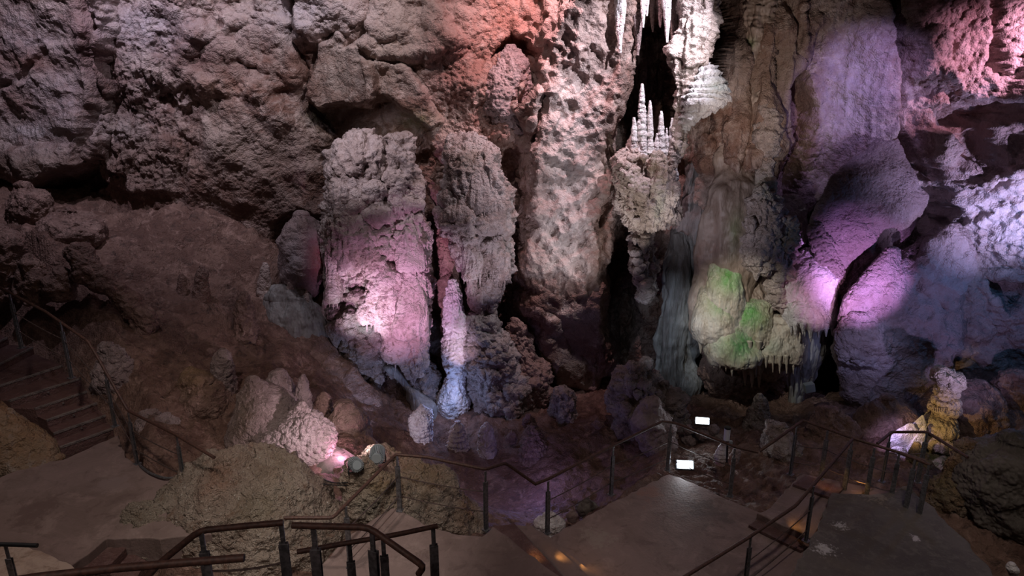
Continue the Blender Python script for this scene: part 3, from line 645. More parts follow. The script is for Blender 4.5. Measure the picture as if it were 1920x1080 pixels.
# --- the paired columns left of centre
Yc = 18.9
rock('cave_column', [
  loft([(262,650,700,.5),(285,628,740,.3),(330,620,772),(380,616,785),(430,618,790),(480,625,795),(530,650,800),(570,668,800),(620,690,798),(680,720,790),(715,735,775)], Yc, KNOB, .75, 1.1, .026),
  loft([(250,665,690,.3),(275,640,715),(310,635,720),(345,650,705)], Yc-.7, KNOB, .9, .6),
  loft([(262,730,760),(300,712,782),(350,715,785),(390,700,775),(420,715,750)], Yc-.6, KNOB, .9, .6),
  loft([(330,640,655),(350,628,675),(395,630,680),(440,634,668),(470,645,655)], Yc-1.0, DRIP, .9, .5),
  loft([(390,655,665),(420,625,690),(460,618,706),(490,632,700),(512,640,660)], Yc-1.05, DRIP, .9, .6),
  loft([(420,612,624),(470,608,626),(520,612,628),(560,616,624)], Yc-.5, DRIP, .9, .4),
  loft([(415,745,790),(440,735,805),(480,745,800),(530,738,800),(580,742,798),(640,755,795),(700,765,788)], Yc-.75, DRIP, .9, .6, .024),
  loft([(440,690,720),(470,672,735),(520,690,740),(560,700,738),(600,715,735)], Yc-.95, KNOB, .9, .55),
  loft([(500,705,735),(530,690,742),(590,712,745),(650,728,742)], Yc-1.05, DRIP, .9, .5),
  ] + tiers([(262,650,700,.5),(285,628,740,.3),(330,620,772),(380,616,785),(430,618,790),(480,625,795),(530,650,800),(570,668,800),(620,690,798),(680,720,790),(715,735,775)], Yc-.35, 30, 22, 1) + dome(664,378,486,38,17.75,0.35,9,40, .8, (8, 24), [('drip', .06, .12), ('flute', .04, .10), ('pop', .015, .06)]) + dome(660,322,392,28,17.85,0.5,7,41, .8, (8, 24), [('drip', .06, .12), ('flute', .04, .10), ('pop', .015, .06)]) + dome(738,296,392,26,18.0,0.5,6,42, .8, (8, 24), [('drip', .08, .14), ('pop', .04, .10), ('rough', .05, .25)]) + dome(770,425,500,26,17.85,0.6,8,43, .8, (8, 24), [('drip', .06, .12), ('flute', .04, .10), ('pop', .015, .06)]) + dome(722,486,530,20,17.7,0.6,6,44, .8, (8, 24), [('drip', .08, .14), ('pop', .04, .10), ('rough', .05, .25)]) + dome(768,512,620,30,17.8,0.75,8,45, .8, (8, 24), [('drip', .06, .12), ('flute', .04, .10), ('pop', .015, .06)]) + dome(700,545,600,26,18.0,0.6,6,46, .8, (8, 24), [('drip', .08, .14), ('pop', .04, .10), ('rough', .05, .25)]) + dome(775,322,372,22,18.2,0.6,5,47, .8, (8, 24), [('drip', .08, .14), ('pop', .04, .10), ('rough', .05, .25)]) + dome(640,290,328,22,18.1,0.6,0,48, .8, (8, 24), [('drip', .08, .14), ('pop', .04, .10), ('rough', .05, .25)]) + dome(690,430,470,22,17.8,0.6,5,49, .8, (8, 24), [('drip', .08, .14), ('pop', .04, .10), ('rough', .05, .25)]) + dome(745,600,672,24,17.95,0.7,6,50, .8, (8, 24), [('drip', .08, .14), ('pop', .04, .10), ('rough', .05, .25)]) + dome(625,425,560,12,17.95,0.5,3,51, .8, (8, 24), [('drip', .06, .12), ('flute', .04, .10), ('pop', .015, .06)]), M_CALC, 'massive knobbly pale column with pink lit drip curtains, left one of the tall pair', 'rock column',
  spots=[(650,290,18,1.0,.8,(.30,.23,.20),.6), (700,400,18,.7,.5,(.16,.11,.08),.6), (640,560,18,.5,.6,(.12,.15,.10),.6), (770,470,18,.6,1.6,(.70,.58,.55),.6), (690,470,18,.5,.3,(.14,.11,.06),.7)])
rock('cave_column', [
  loft([(270,850,905,.5),(300,838,925,.2),(350,835,940),(400,835,950),(450,850,955),(500,868,950),(540,885,925),(560,900,912)], Yc, KNOB, .8, 1.0, .026),
  loft([(300,850,880),(350,845,900),(400,850,905),(460,862,895),(520,880,890)], Yc-.65, DRIP, .9, .5),
  loft([(290,895,915),(340,890,938),(400,895,948),(450,905,940),(500,915,935)], Yc-.55, DRIP, .9, .5),
  loft([(390,838,870),(410,828,910),(435,838,900)], Yc-.8, KNOB, .9, .5),
  loft([(440,865,880),(500,868,890),(550,880,892)], Yc-.75, DRIP, .9, .3),
  ] + tiers([(270,850,905,.5),(300,838,925,.2),(350,835,940),(400,835,950),(450,850,955),(500,868,950),(540,885,925),(560,900,912)], Yc-.3, 22, 19, 2) + dome(898,300,392,22,18.0,0.5,6,60, .8, (8, 24), [('drip', .06, .12), ('flute', .04, .10), ('pop', .015, .06)]) + dome(924,338,430,22,18.1,0.6,6,61, .8, (8, 24), [('drip', .06, .12), ('flute', .04, .10), ('pop', .015, .06)]) + dome(868,290,340,20,18.2,0.6,0,62, .8, (8, 24), [('drip', .08, .14), ('pop', .04, .10), ('rough', .05, .25)]) + dome(885,432,520,20,17.95,0.6,6,63, .8, (8, 24), [('drip', .06, .12), ('flute', .04, .10), ('pop', .015, .06)]) + dome(925,440,500,22,18.1,0.7,7,64, .8, (8, 24), [('drip', .08, .14), ('pop', .04, .10), ('rough', .05, .25)]) + dome(862,385,412,26,17.8,0.7,8,65, .8, (8, 24), [('drip', .08, .14), ('pop', .04, .10), ('rough', .05, .25)]) + dome(850,350,386,18,18.1,0.6,4,66, .8, (8, 24), [('drip', .08, .14), ('pop', .04, .10), ('rough', .05, .25)]) + dome(940,470,520,18,18.2,0.7,5,67, .8, (8, 24), [('drip', .08, .14), ('pop', .04, .10), ('rough', .05, .25)]), M_CALCD, 'grey knobbly column with fluted drapery tips, upper right one of the tall pair', 'rock column',
  spots=[(900,340,18,.7,.9,(.46,.40,.38),.5), (880,300,18,.4,.3,(.14,.12,.07),.6)])
rock('stalagmite', [loft([(328,790,806),(345,795,822),(375,812,832),(400,818,838),(430,820,850),(500,824,858),(560,826,864),(600,830,868)], Yc+.15, [('pop', .07, .16), ('pop', .03, .07), ('rough', .08, .4)], .9, .8, .026)], M_BROWN,
  'reddish brown column trunk between the paired pale columns', 'rock column', spots=[(835,450,19,.4,.6,(.30,.13,.11),.8), (830,350,19,.3,.4,(.34,.16,.13),.8)])
rock('stalagmite', [loft([(526,840,858),(545,832,868),(590,832,874),(640,834,874),(690,836,872),(720,826,876),(748,820,882),(772,826,878)], Yc-.6, KNOBF+[('pop', .06, .2)], .95, .9, .02)], M_WHITE,
  'slim crusty white stalagmite lit pink, standing alone right of the column pair', 'stalagmite')
rock('flowstone_mass', [
  loft([(600,660,700),(640,650,710),(690,655,700),(730,665,700),(770,675,705)], Yc-.6, KNOB, .9, .7),
  loft([(540,640,690),(580,618,712),(640,632,716),(700,660,718),(760,670,712)], Yc-.3, KNOB, .7, .8),
  ] + tiers([(540,620,700),(600,620,712),(700,640,718),(760,668,712)], Yc-.5, 40, 14, 3), M_CALCD, 'dark grey green craggy mass at the foot of the left column', 'rock formation', spots=[(690,600,18.5,.6,.6,(.09,.14,.09),.8)])
rock('flowstone_mass', [loft([(655,770,790),(680,758,806),(720,775,815),(750,790,818),(768,800,815)], Yc-.3, KNOB, .9, .7)], M_CALCD, 'small blue grey craggy rib between the foot of the columns', 'rock formation')
rock('flowstone_mass', [
  loft([(580,885,895),(600,876,925),(640,876,950),(690,880,968),(720,890,960)], Yc-.4, KNOB, .8, .8),
  loft([(680,880,930),(720,880,985),(770,890,990),(800,900,980)], Yc-.3, KNOB, .8, .8),
  ] + tiers([(585,880,900),(640,876,950),(720,885,985),(800,900,980)], Yc-.5, 40, 14, 4), M_CALCD, 'bluish craggy mass right of the slim white stalagmite', 'rock formation', spots=[(900,620,18.4,.6,.5,(.36,.38,.38),.6)])
rock('flowstone_mass', [loft([(600,960,975),(640,950,1000),(700,940,1030),(760,930,1040),(800,940,1020)], Yc, [('rough', .25, .6), ('pop', .10, .2), ('pop', .04, .08)], .7, 1.0)], M_BROWN,
  'dark brown craggy rock below the scalloped buttress', 'rock formation')
rock('rock_rib', [loft([(690,722,740),(720,748,775),(760,770,812),(800,790,818),(822,800,815)], Yc-.9, [('fbm', .05, .5), ('pop', .012, .07)], .8, .8)], M_GREY,
  'smooth bluish grey ramp sloping down between the column feet', 'rock formation')
# --- little stalagmites
def stal(px, y0, y1, w, Y, m, spec, label, group=None, name='stalagmite', top=.55, cat='stalagmite', bulge=1.0, res=.022):
    h = y1-y0
    rows = [(y0, px-w*top*.5, px+w*top*.5), (y0+h*.12, px-w*top, px+w*top), (y0+h*.45, px-w*.82*bulge, px+w*.80*bulge), (y0+h*.75, px-w*.9, px+w*.95), (y1, px-w*.95, px+w*1.0), (y1+h*.28, px-w*1.3, px+w*1.35)]
    return rock(name, [loft(rows, Y, spec, .95, 1.2, res, .05)], m, label, cat, group)
rock('stalagmite', [loft([(760,783,797),(772,775,812),(785,770,816),(800,772,812),(815,777,805),(838,778,804),(858,772,812),(880,758,826)], 16.6, [('ring', .05, .10), ('drip', .05, .06), ('rough', .03, .12)], .95, .8, .016),
  ], M_WHITE, 'short layered white stalagmite lit pink and blue, in front of the pit', 'stalagmite')
stal(858, 792, 835, 17, 16.6, M_CALC, LAYER, 'low tilted bluish stalagmite right of the short layered white one')
stal(912, 795, 850, 20, 16.5, M_CALC, KNOBF, 'purple grey crusty stalagmite behind the dark handrail corner')
stal(1055, 727, 790, 20, 18.0, M_CALCD, DRIP, 'pale grey ragged stalagmite at the base of the scalloped buttress')
stal(1000, 800, 870, 26, 16.4, M_BROWN, LAYER, 'brown layered stump behind the platform railing, left part', bulge=1.1)
for i, (px, y0, y1, w, lab) in enumerate([(545, 524, 575, 10, 'flat topped pale stump, tallest of the row beside the dark niche'), (497, 494, 560, 13, 'broken topped cream stalagmite at the left end of the stump row'),
  (574, 546, 585, 12, 'small pale stump right of the flat topped one'), (612, 550, 592, 11, 'little knob stalagmite against the left column'), (520, 560, 610, 16, 'rounded brown stump at the foot of the stump row')]):
    stal(px, y0, y1, w, 18.6, M_CALC if i < 4 else M_BROWN, [('pop', .04, .12), ('rough', .05, .25)], lab, 'short stumps left of the columns')
stal(378, 500, 580, 18, 17.2, M_BROWN, [('rough', .06, .5), ('pop', .02, .08)], 'smooth brown stalagmite standing on the dark left slope')
stal(458, 550, 640, 22, 17.0, M_BROWN, [('rough', .12, .4), ('pop', .04, .1)], 'dark craggy stalagmite on the slope left of the columns')
stal(340, 515, 575, 14, 17.2, M_BROWN, [('rough', .06, .5)], 'small dark stalagmite left of the smooth brown one on the slope')
rock('flowstone_dome', [loft([(404,550,580),(430,532,602),(480,528,612),(520,535,610),(545,545,600)], 19.0, [('rough', .10, .5), ('flute', .05, .3)], .9, .9)], M_SLAB,
  'rounded grey and red dome rock in the dark niche left of the columns', 'rock formation', spots=[(592,490,18.4,.4,.7,(.30,.07,.06),.9), (556,490,18.4,.35,.7,(.33,.30,.32),.8), (565,420,18.4,.5,.35,DBR,.8)])
rock('flowstone_dome', [loft([(560,505,590,.2),(600,495,612,.1),(650,520,630),(700,560,650,-.2),(750,600,665,-.5)], 18.4, [('drip', .14, .22), ('fbm', .12, .7), ('pop', .015, .06)], .5, .7)], M_GREY,
  'smooth dark bluish flow below the stump row', 'rock formation')
rock('rock_rib', [loft([(620,530,600,1.3),(660,540,640,1.0),(700,560,675,.7),(750,600,705,.4),(800,645,740,.1),(850,690,780,-.2),(880,720,810,-.4)], 17.0, [('fbm', .14, .8), ('rough', .06, .5), ('pop', .012, .06)], .35, .6)], M_BROWN,
  'smooth brown flow running down diagonally behind the boulders', 'rock formation')
stal(418, 657, 745, 24, 14.7, M_SLAB, KNOBF, 'crusty pointed stalagmite left of the big knobbed boulder')
stal(524, 695, 745, 27, 15.0, M_SLAB, KNOBF, 'rounded crusty stone above the big knobbed boulder')
stal(568, 703, 775, 16, 14.8, M_SLAB, KNOBF, 'narrow crusty stalagmite above the right shoulder of the knobbed boulder')
stal(607, 738, 790, 18, 15.0, M_BROWN, KNOBF, 'small brown knob between the narrow stalagmite and the rounded boulder')
rock('boulder', [loft([(762,625,670),(785,612,690),(820,612,698),(850,622,690)], 14.6, [('rough', .10, .5), ('pop', .03, .1)], .9, .9)], M_BROWN, 'rounded brown boulder right of the knobbed boulder', 'boulder',
  spots=[(650,790,14,.5,.4,(.30,.24,.19),.6)])
rock('boulder', [loft([(712,455,490),(740,442,535),(780,432,590),(820,424,618),(850,430,626),(882,440,612)], 13.6, [('rough', .08, .7), ('pop', .02, .06)], .8, 1.2, .02),
  loft([(755,560,575),(790,500,612),(830,480,624),(868,500,618)], 13.2, [('pop', .10, .105), ('pop', .03, .05), ('rough', .05, .4)], .8, 1.0, .014)],
  M_SLAB, 'big purple lit boulder covered in white knobs behind the floodlights', 'boulder', spots=[(455,780,13.2,.35,.9,(.20,.14,.10),.8), (565,820,12.6,.7,.6,(.46,.38,.38),.6)])
rock('boulder', [loft([(648,186,215),(680,180,245),(715,178,262),(760,200,268),(785,215,262)], 14.3, [('pop', .07, .12), ('pop', .035, .06), ('rough', .10, .4)], .7, .8, .018)], M_SLAB,
  'pink brown crusty rock directly behind the left handrail', 'boulder')
rock('boulder', [loft([(720,330,395),(760,300,440),(810,290,450),(850,300,470),(885,330,450)], 14.2, [('rough', .14, .7), ('pop', .02, .07)], .7, 1.0)], M_BROWN,
  'smooth olive brown rock slope left of the knobbed boulder', 'boulder', spots=[(350,700,14,.8,.5,(.22,.14,.06),.7)])
rock('boulder', [loft([(775,262,300),(800,258,345),(850,262,372),(895,280,362)], 13.2, [('rough', .10, .4), ('pop', .04, .09)], .7, .7, .018)], M_SLAB,
  'cracked pinkish rock bank behind the lower end of the left railing', 'boulder')
for px, y0, y1, x0, x1, Y, lab in [(60,350,420,10,105,18.2,'angular grey slab near the left edge below the overhang'), (20,430,545,-40,50,16.2,'bulging red brown rock at the left edge above the handrail'),
   (65,480,560,25,95,15.6,'rounded reddish rock above the handrail next to the bulging one'), (110,495,550,80,140,15.6,'lumpy dark red rock above the left handrail'), (150,395,470,80,195,17.6,'dark flat slab lying on the left slope')]:
    w = x1-x0
    rock('boulder', [loft([(y0,x0+w*.25,x0+w*.6),(y0+(y1-y0)*.2,x0+w*.1,x1-w*.12),(y0+(y1-y0)*.6,x0,x1),(y1,x0+w*.1,x1-w*.1)], Y, [('rough', .14, .6), ('pop', .05, .2)], .8, 1.0)], M_BROWN, lab, 'boulder')
rock('rock_rib', [loft([(470,110,170),(520,150,215),(560,195,260),(610,235,300),(650,255,290)], 15.6, [('rough', .16, .7), ('pop', .06, .2), ('pop', .03, .07)], .7, .8)], M_BROWN,
  'long reddish brown rib descending diagonally across the left slope', 'rock formation', spots=[(230,560,15,.6,.5,(.32,.19,.14),.7)])

# --- hanging curtain, shelf and dark shaft at the top
Yh = 18.3
rock('hanging_curtain', [
  loft([(-60,1290,1345,.3),(0,1285,1335,.2),(60,1275,1328),(110,1268,1320),(160,1268,1310),(200,1268,1290),(220,1272,1282)], Yh, DRIP+[('ring', .10, .5)], .8, .8, .024),
  loft([(-60,1318,1340),(0,1318,1336),(70,1318,1330),(120,1320,1326)], Yh-.3, DRIP, .9, .4),
  ], M_CALC, 'tall pale stepped drapery hanging from the top of the frame beside a black slot', 'stalactite curtain', spots=[(1310,40,18,.5,1.2,(.62,.52,.48),.6)])
rock('rock_shelf', [
  loft([(118,1318,1328),(140,1300,1345),(165,1285,1362),(188,1275,1362),(205,1280,1340),(228,1275,1300),(246,1280,1288)], Yh-.15, [('ring', .14, .16), ('drip', .08, .10), ('rough', .05, .2)], .9, .9, .02)],
  M_WHITE, 'white tiered shelf with fringed lips jutting out below the tall drapery', 'rock formation', spots=[(1340,160,18,.4,.2,(.34,.42,.34),.6), (1335,140,18.4,.4,.2,(.30,.26,.24),.8)])
STL = [(1178,-60,75,13),(1196,-60,104,14),(1213,-60,30,9),(1224,-60,60,10),(1238,-60,52,10),(1251,-60,80,11),(1263,-60,110,12),(1277,-60,72,11),(1163,-60,100,13),(1145,-60,70,12),(1292,-60,40,9),(1206,-60,52,8),(1231,-60,22,8)]
proto = {}
WHERE = ['ending right of the pink wall','longest of the left bunch, pointed and pinkish','short one in the dark gap','middle one over the dark shaft','blunt one over the dark shaft','slim one left of the longest right tip','longest tip over the dark shaft','beside the tall pale drapery','reddish one against the scalloped wall','leftmost of the bunch','rightmost of the bunch','thin white one in the gap','very short one over the shaft']
for i, (cx, y0, y1, w) in enumerate(STL):
    rock('stalactite', [loft(drape(cx, y0, y1, w, Yh)+[], 19.0-.25*(i % 3), [('flute', .05, .10), ('drip', .04, .08), ('ring', .03, .25), ('rough', .03, .2)], 1.0, .5, .022, .03, cap=(0, 1))],
      (M_CALC, M_SLAB, M_WHITE)[i % 3], 'fluted stalactite hanging at the top centre, '+WHERE[i], 'stalactite', 'stalactites hanging at the top of the frame')
rock('hanging_curtain', [
  loft([(285,1168,1222),(310,1163,1235),(350,1163,1262),(385,1160,1275),(405,1170,1268),(430,1185,1215),(470,1188,1225),(520,1195,1222),(560,1200,1214)], Yh+.2, DRIP+[('rough', .12, .4)], .75, .8, .022),
  loft([(290,1222,1240),(330,1224,1262),(370,1232,1270),(400,1240,1262),(412,1246,1254)], Yh-.35, DRIP, .9, .5, .022),
  loft([(310,1168,1190),(350,1166,1210),(385,1172,1200),(396,1180,1188)], Yh-.25, DRIP, .9, .5, .022),
  loft([(330,1250,1266),(290,1256,1280),(250,1262,1285),(215,1268,1285)][::-1], Yh, DRIP, .9, .4, .022),
  ] + tiers([(290,1170,1225),(350,1164,1265),(390,1165,1270),(430,1185,1215),(540,1195,1220)], Yh-.1, 36, 9, 5), M_CALC, 'cream fluted hanging mass with drip fringes below the dark shaft', 'stalactite curtain', spots=[(1225,310,18,.6,.3,(.30,.20,.12),.6), (1200,450,18,.4,.6,(.28,.22,.19),.6), (1232,380,18,.15,.5,(.40,.44,.34),.6)])
for px, y0, y1, w, lab in [(1204,158,275,9,'tallest white pillar rising from the hanging mass'),(1219,188,265,6,'thin pale green pillar beside the tallest one'),(1189,220,275,6,'short brown pillar left of the tallest one'),(1240,208,300,8,'knotted pillar in the middle of the pillar row'),(1261,222,310,9,'thick twisted white pillar at the right end of the row'),(1232,250,300,7,'short grey pillar tucked behind the middle pillar'),(1250,240,300,5,'thin greenish pillar next to the thick twisted one')]:
    stal(px, y0, y1, w, Yh, M_WHITE, [('pop', .06, .13), ('ring', .04, .14), ('rough', .03, .15)], lab, 'pillars standing on the hanging mass', top=.5)
# --- flowstones of the centre right
rock('flowstone_slide', [loft([(300,1290,1320,.5),(360,1275,1332,.4),(430,1255,1330,.3),(500,1245,1320,.2),(560,1240,1312,.1),(620,1232,1308),(680,1226,1308),(735,1225,1312,-.3)], 19.2, [('flute', .09, .25), ('fbm', .16, .9), ('pop', .008, .05)], .35, .5, .026, .2),
  loft([(440,1262,1292,.2),(520,1256,1292),(600,1245,1286),(700,1236,1284),(735,1232,1286)], 19.0, [('flute', .05, .2), ('fbm', .08, .9)], .5, .5, .026, .15)],
  M_GREY, 'smooth grey flowstone slide running down to the dark ground', 'flowstone')
rock('flowstone_slide', [loft([(250,1360,1390,.5),(310,1345,1400,.3),(370,1335,1425),(430,1320,1430),(500,1305,1420),(560,1300,1400),(610,1305,1385),(650,1330,1370)], 18.7, [('flute', .10, .45), ('fbm', .16, .9), ('pop', .008, .05)], .6, .8, .026)],
  M_FLOW, 'broad brown banded flowstone above the green domes', 'flowstone', spots=[(1382,440,18,.25,.7,(.20,.28,.10),.6), (1350,480,18,.5,.9,(.20,.14,.12),.6)])
GREEN = (.10, .20, .055)
for a, lab, sp in [((1358,498,600,36,18.15,.7,5,1), 'green topped drip dome with a small hole, upper left of the green group', (1372,525,17.8,.55,.45,(.12,.33,.07),1)),
  ((1345,545,630,42,18.1,.75,6,2), 'pale brown drip dome below the holed green dome', (1360,572,17.8,.5,.35,(.14,.30,.07),.9)),
  ((1414,572,645,38,17.95,.75,4,3), 'bright green drip dome in the middle of the green group', (1405,592,17.7,.6,.5,(.10,.33,.06),1)),
  ((1378,612,676,50,17.8,.7,8,4), 'widest green drip dome with a scalloped fringe', (1388,645,17.5,.65,.42,(.06,.30,.05),1)),
  ((1410,668,695,22,18.1,.6,3,5), 'lowest small green lobe under the fringe', (1410,682,17.9,.3,.25,(.10,.20,.06),.8)),
  ((1462,600,672,50,17.95,.75,7,6), 'greenish white drip dome with long fringes right of the green group', (1440,650,17.6,.4,.3,(.30,.38,.28),.7))]:
    rock('drip_dome', dome(*a), M_CREAM, lab, 'flowstone', 'green drip domes', spots=[sp])
rock('flowstone_slide', [loft([(470,1330,1400,.3),(520,1312,1430,.1),(580,1310,1470),(630,1320,1500),(670,1340,1500)], 18.95, BELL+[('rough', .10, .5), ('flute', .05, .3)], .6, .9, .024, .2)], M_FLOW, 'brown and cream flowstone body the green domes grow on', 'flowstone', spots=[(1420,540,18,.5,.3,(.16,.10,.07),.7)])
rock('flowstone_bell', dome(1522, 470, 608, 50, 17.9, .45, 7, 9) + dome(1520, 545, 612, 40, 17.6, .5, 5, 10) + [
  loft([(372,1470,1492,.3),(395,1462,1510,.1),(425,1462,1514),(452,1466,1510)], 18.5, BELL, .8, .8)], M_WHITE,
  'big smooth pink lit flowstone bell with a drip fringe', 'flowstone', spots=[(1520,520,17.5,.7,1.0,(.60,.42,.42),.6)])
rock('flowstone_slide', [loft([(600,1495,1560),(640,1480,1560),(680,1482,1535),(720,1480,1512),(752,1478,1505)], 18.3, [('flute', .10, .2), ('drip', .05, .1), ('fbm', .05, .5)], .7, .7)], M_GREY,
  'bluish fluted foot below the pink bell', 'flowstone', spots=[(1500,640,18,.5,.5,(.50,.50,.55),.6)])
rock('flowstone_slide', [loft([(640,1420,1470),(690,1425,1500),(740,1450,1505)], 18.7, [('rough', .15, .5), ('flute', .06, .3)], .7, .7),
  loft([(660,1325,1400),(700,1318,1440),(735,1330,1430)], 18.9, [('rough', .15, .5), ('flute', .06, .3)], .7, .7)], M_BROWN, 'dark brown rock base under the green domes', 'rock formation')
rock('knobbly_rib', [
  loft([(340,1425,1440),(370,1410,1455),(420,1400,1460),(470,1400,1450),(500,1410,1435)], 18.0, KNOB, .9, .7, .02),
  loft([(400,1450,1470),(440,1445,1492),(490,1450,1490),(530,1450,1485),(570,1455,1480)], 18.1, KNOB, .9, .6, .02),
  *tiers([(345,1415,1445),(420,1402,1458),(500,1410,1440)], 17.8, 30, 8, 6), *tiers([(400,1450,1470),(440,1447,1490),(560,1452,1482)], 17.9, 18, 8, 7),
  loft([(200,1430,1450,.4),(250,1425,1452,.3),(300,1428,1450,.2),(350,1425,1445)], 18.3, KNOB, .9, .5)], M_CALC, 'dark knobbly vertical rib between the green flowstone and the pink bell', 'rock formation',
  spots=[(1440,350,18,.5,.3,(.34,.34,.20),.6), (1470,440,18,.4,.3,(.26,.30,.18),.6)])
rock('hanging_curtain', [loft([(0,1405,1440),(40,1402,1445),(90,1400,1448),(120,1406,1432),(160,1410,1420)], 19.25, DRIP, .9, .5)], M_FLOW, 'hanging pale lobe with a green centre at the top right of the shaft', 'stalactite curtain', spots=[(1424,80,18.2,.15,.15,(.22,.30,.14),.9)])
rock('hanging_curtain', [loft([(150,1400,1430),(190,1392,1444),(230,1400,1440),(290,1410,1424)], 19.2, DRIP, .9, .5)], M_FLOW, 'ragged cream drapery below the green centred lobe', 'stalactite curtain')
# --- right: leaning slabs
rock('leaning_slab', [loft([(262,1650,1668,.3),(290,1610,1690,.2),(310,1580,1705,.1),(330,1560,1715),(370,1540,1732),(400,1525,1728),(430,1516,1700),(460,1530,1672),(500,1556,1645),(540,1568,1610),(570,1574,1585)], 17.9, SLAB, .28, .6, .024, .14, lin=1),
  loft([(375,1712,1730),(410,1680,1726),(450,1640,1700),(490,1602,1668),(530,1582,1628),(565,1574,1596)], 17.72, SLAB, .3, .3, .02, .06, lin=1),
  loft([(425,1518,1545),(450,1516,1562),(480,1530,1568),(515,1552,1582),(545,1562,1584)], 17.75, [('pop', .12, .13), ('pop', .05, .07)], .5, .4, .018, .08)], M_SLAB,
  'great pointed purple slab leaning between the crack and the bell', 'rock slab', spots=[(1680,310,17.5,.9,.6,(.17,.12,.10),.7), (1590,400,17.3,.5,.6,(.40,.32,.36),.6)])  # dark top and paler left side paint the slab's lighting into its colour
rock('leaning_slab', [loft([(428,1768,1800,.3),(450,1712,1818,.1),(490,1655,1828),(530,1610,1800),(575,1580,1798),(620,1562,1806),(660,1560,1795),(695,1568,1770),(725,1575,1745)], 17.3, SLAB+[('cup', .16, .35)], .35, .8, .024, .14, lin=1),
  loft([(432,1765,1796),(455,1735,1815),(500,1712,1826),(540,1722,1808),(575,1760,1796)], 16.95, [('fbm', .06, .5), ('cup', .12, .3), ('pop', .012, .06)], .5, .5, .022, .1, lin=1),
  loft([(470,1660,1690),(520,1610,1690),(560,1580,1660),(600,1568,1620)], 17.1, [('pop', .03, .07), ('fbm', .05, .5)], .4, .5, .022, .08, lin=1),
  loft([(600,1690,1760),(640,1670,1800),(680,1700,1780)], 17.0, [('cup', .2, .3), ('pop', .05, .12), ('rough', .06, .3)], .4, .5, .022, .1),
  loft([(600,1575,1640),(635,1565,1700),(660,1568,1690)], 17.0, [('pop', .12, .2), ('pop', .05, .09)], .4, .5, .022, .1)], M_SLAB,
  'broad scalloped lavender rock right of the bell, lit from below', 'rock slab', spots=[(1740,520,16.8,.8,.8,(.52,.45,.46),.6), (1610,690,16.8,.8,.4,(.44,.42,.46),.6)])
rock('pink_knob_rock', [loft([(88,950,968,.2),(120,930,985),(160,915,995),(200,915,990),(240,930,980),(265,950,965)], 19.6, KNOBF+[('pop', .09, .2)], .5, .5, .022)], M_SLAB,
  'crusty pink flame shaped rock standing out of the upper wall', 'rock formation', spots=[(955,150,19.3,.7,1,(.50,.32,.28),.6)])
# --- low right corner
BANDS = [(700,1752,1798),(730,1752,1792),(742,1750,1798),(762,1748,1796),(770,1742,1790),(790,1738,1790),(808,1740,1786),(812,1744,1778),(822,1740,1785),(838,1738,1775),(842,1732,1778),(872,1730,1785),(900,1735,1780)]
YS = [('drip', .05, .07), ('pop', .05, .09), ('rough', .04, .15)]
rock('banded_stalagmite', [loft([(700,1760,1784),(760,1758,1782),(820,1750,1776),(890,1745,1778)], 14.95, YS, .9, .5, .016),
  loft([(692,1758,1776),(700,1750,1792),(712,1752,1808),(720,1762,1806)], 14.9, [('pop', .12, .18), ('rough', .06, .2)], .9, .6, .014)]
  + dome(1774, 722, 740, 19, 14.9, .7, 0, 30, .95, (3, 6), YS) + dome(1772, 742, 756, 20, 14.9, .7, 0, 31, .95, (3, 6), YS)
  + dome(1770, 756, 770, 24, 14.9, .8, 11, 32, .95, (4, 9), YS) + dome(1765, 777, 806, 27, 14.85, .6, 13, 33, .95, (4, 10), YS)
  + dome(1760, 814, 832, 22, 14.85, .7, 11, 34, .95, (5, 12), YS) + dome(1758, 842, 872, 28, 14.8, .6, 9, 35, .95, (5, 12), YS)
  + [loft([(870,1742,1775),(890,1740,1780),(905,1745,1775)], 14.85, YS, .9, .5, .016)
  ], M_YEL, 'tiered honey yellow stalagmite like a stack of cakes, lit warm', 'stalagmite', spots=[(1765,870,14.5,.6,.3,(.10,.14,.04),.9), (1755,800,14.5,.3,.15,(.44,.42,.22),.5)])
rock('boulder', [loft([(832,1712,1730),(850,1704,1742),(880,1700,1750),(910,1712,1755),(925,1730,1750)], 13.9, [('pop', .09, .14), ('drip', .04, .07)], .9, .7, .018)], M_OCHRE, 'mossy ochre rock hump at the foot of the banded stalagmite', 'boulder', spots=[(1725,880,13.5,.5,.4,(.13,.12,.045),.7)])
rock('boulder', [loft([(725,1800,1850,.4),(750,1795,1880,.2),(800,1792,1900),(850,1790,1900),(880,1795,1880)], 15.2, [('rough', .14, .9), ('fbm', .08, .4)], .6, .9)], M_BROWN,
  'smooth brown standing rock right of the banded stalagmite', 'boulder', spots=[(1810,820,14.6,.3,.7,(.34,.22,.19),.7)])
rock('boulder', [loft([(705,1880,1940),(740,1872,1980),(790,1880,1990),(840,1900,1990)], 15.8, KNOBF+[('rough', .1, .5)], .8, 1.0)], M_BROWN, 'dark grainy rock at the right edge above the grey boulder', 'boulder')
rock('boulder', [loft([(748,1645,1680),(775,1620,1715),(810,1600,1735),(860,1590,1740),(900,1600,1740)], 15.8, [('rough', .10, .8), ('fbm', .08, .4)], .8, 1.2)], M_BROWN,
  'smooth reddish brown mound with a violet sheen left of the pale sheet', 'boulder', spots=[(1655,770,15,.4,.35,(.36,.26,.30),.7)])  # the violet sheen is painted as a paler patch
t = empty('pale_rock_sheet', P(1700, 890, -.5)); props(t, 'thin white leaning rock sheet lit violet between the mound and the banded stalagmite', 'rock slab')
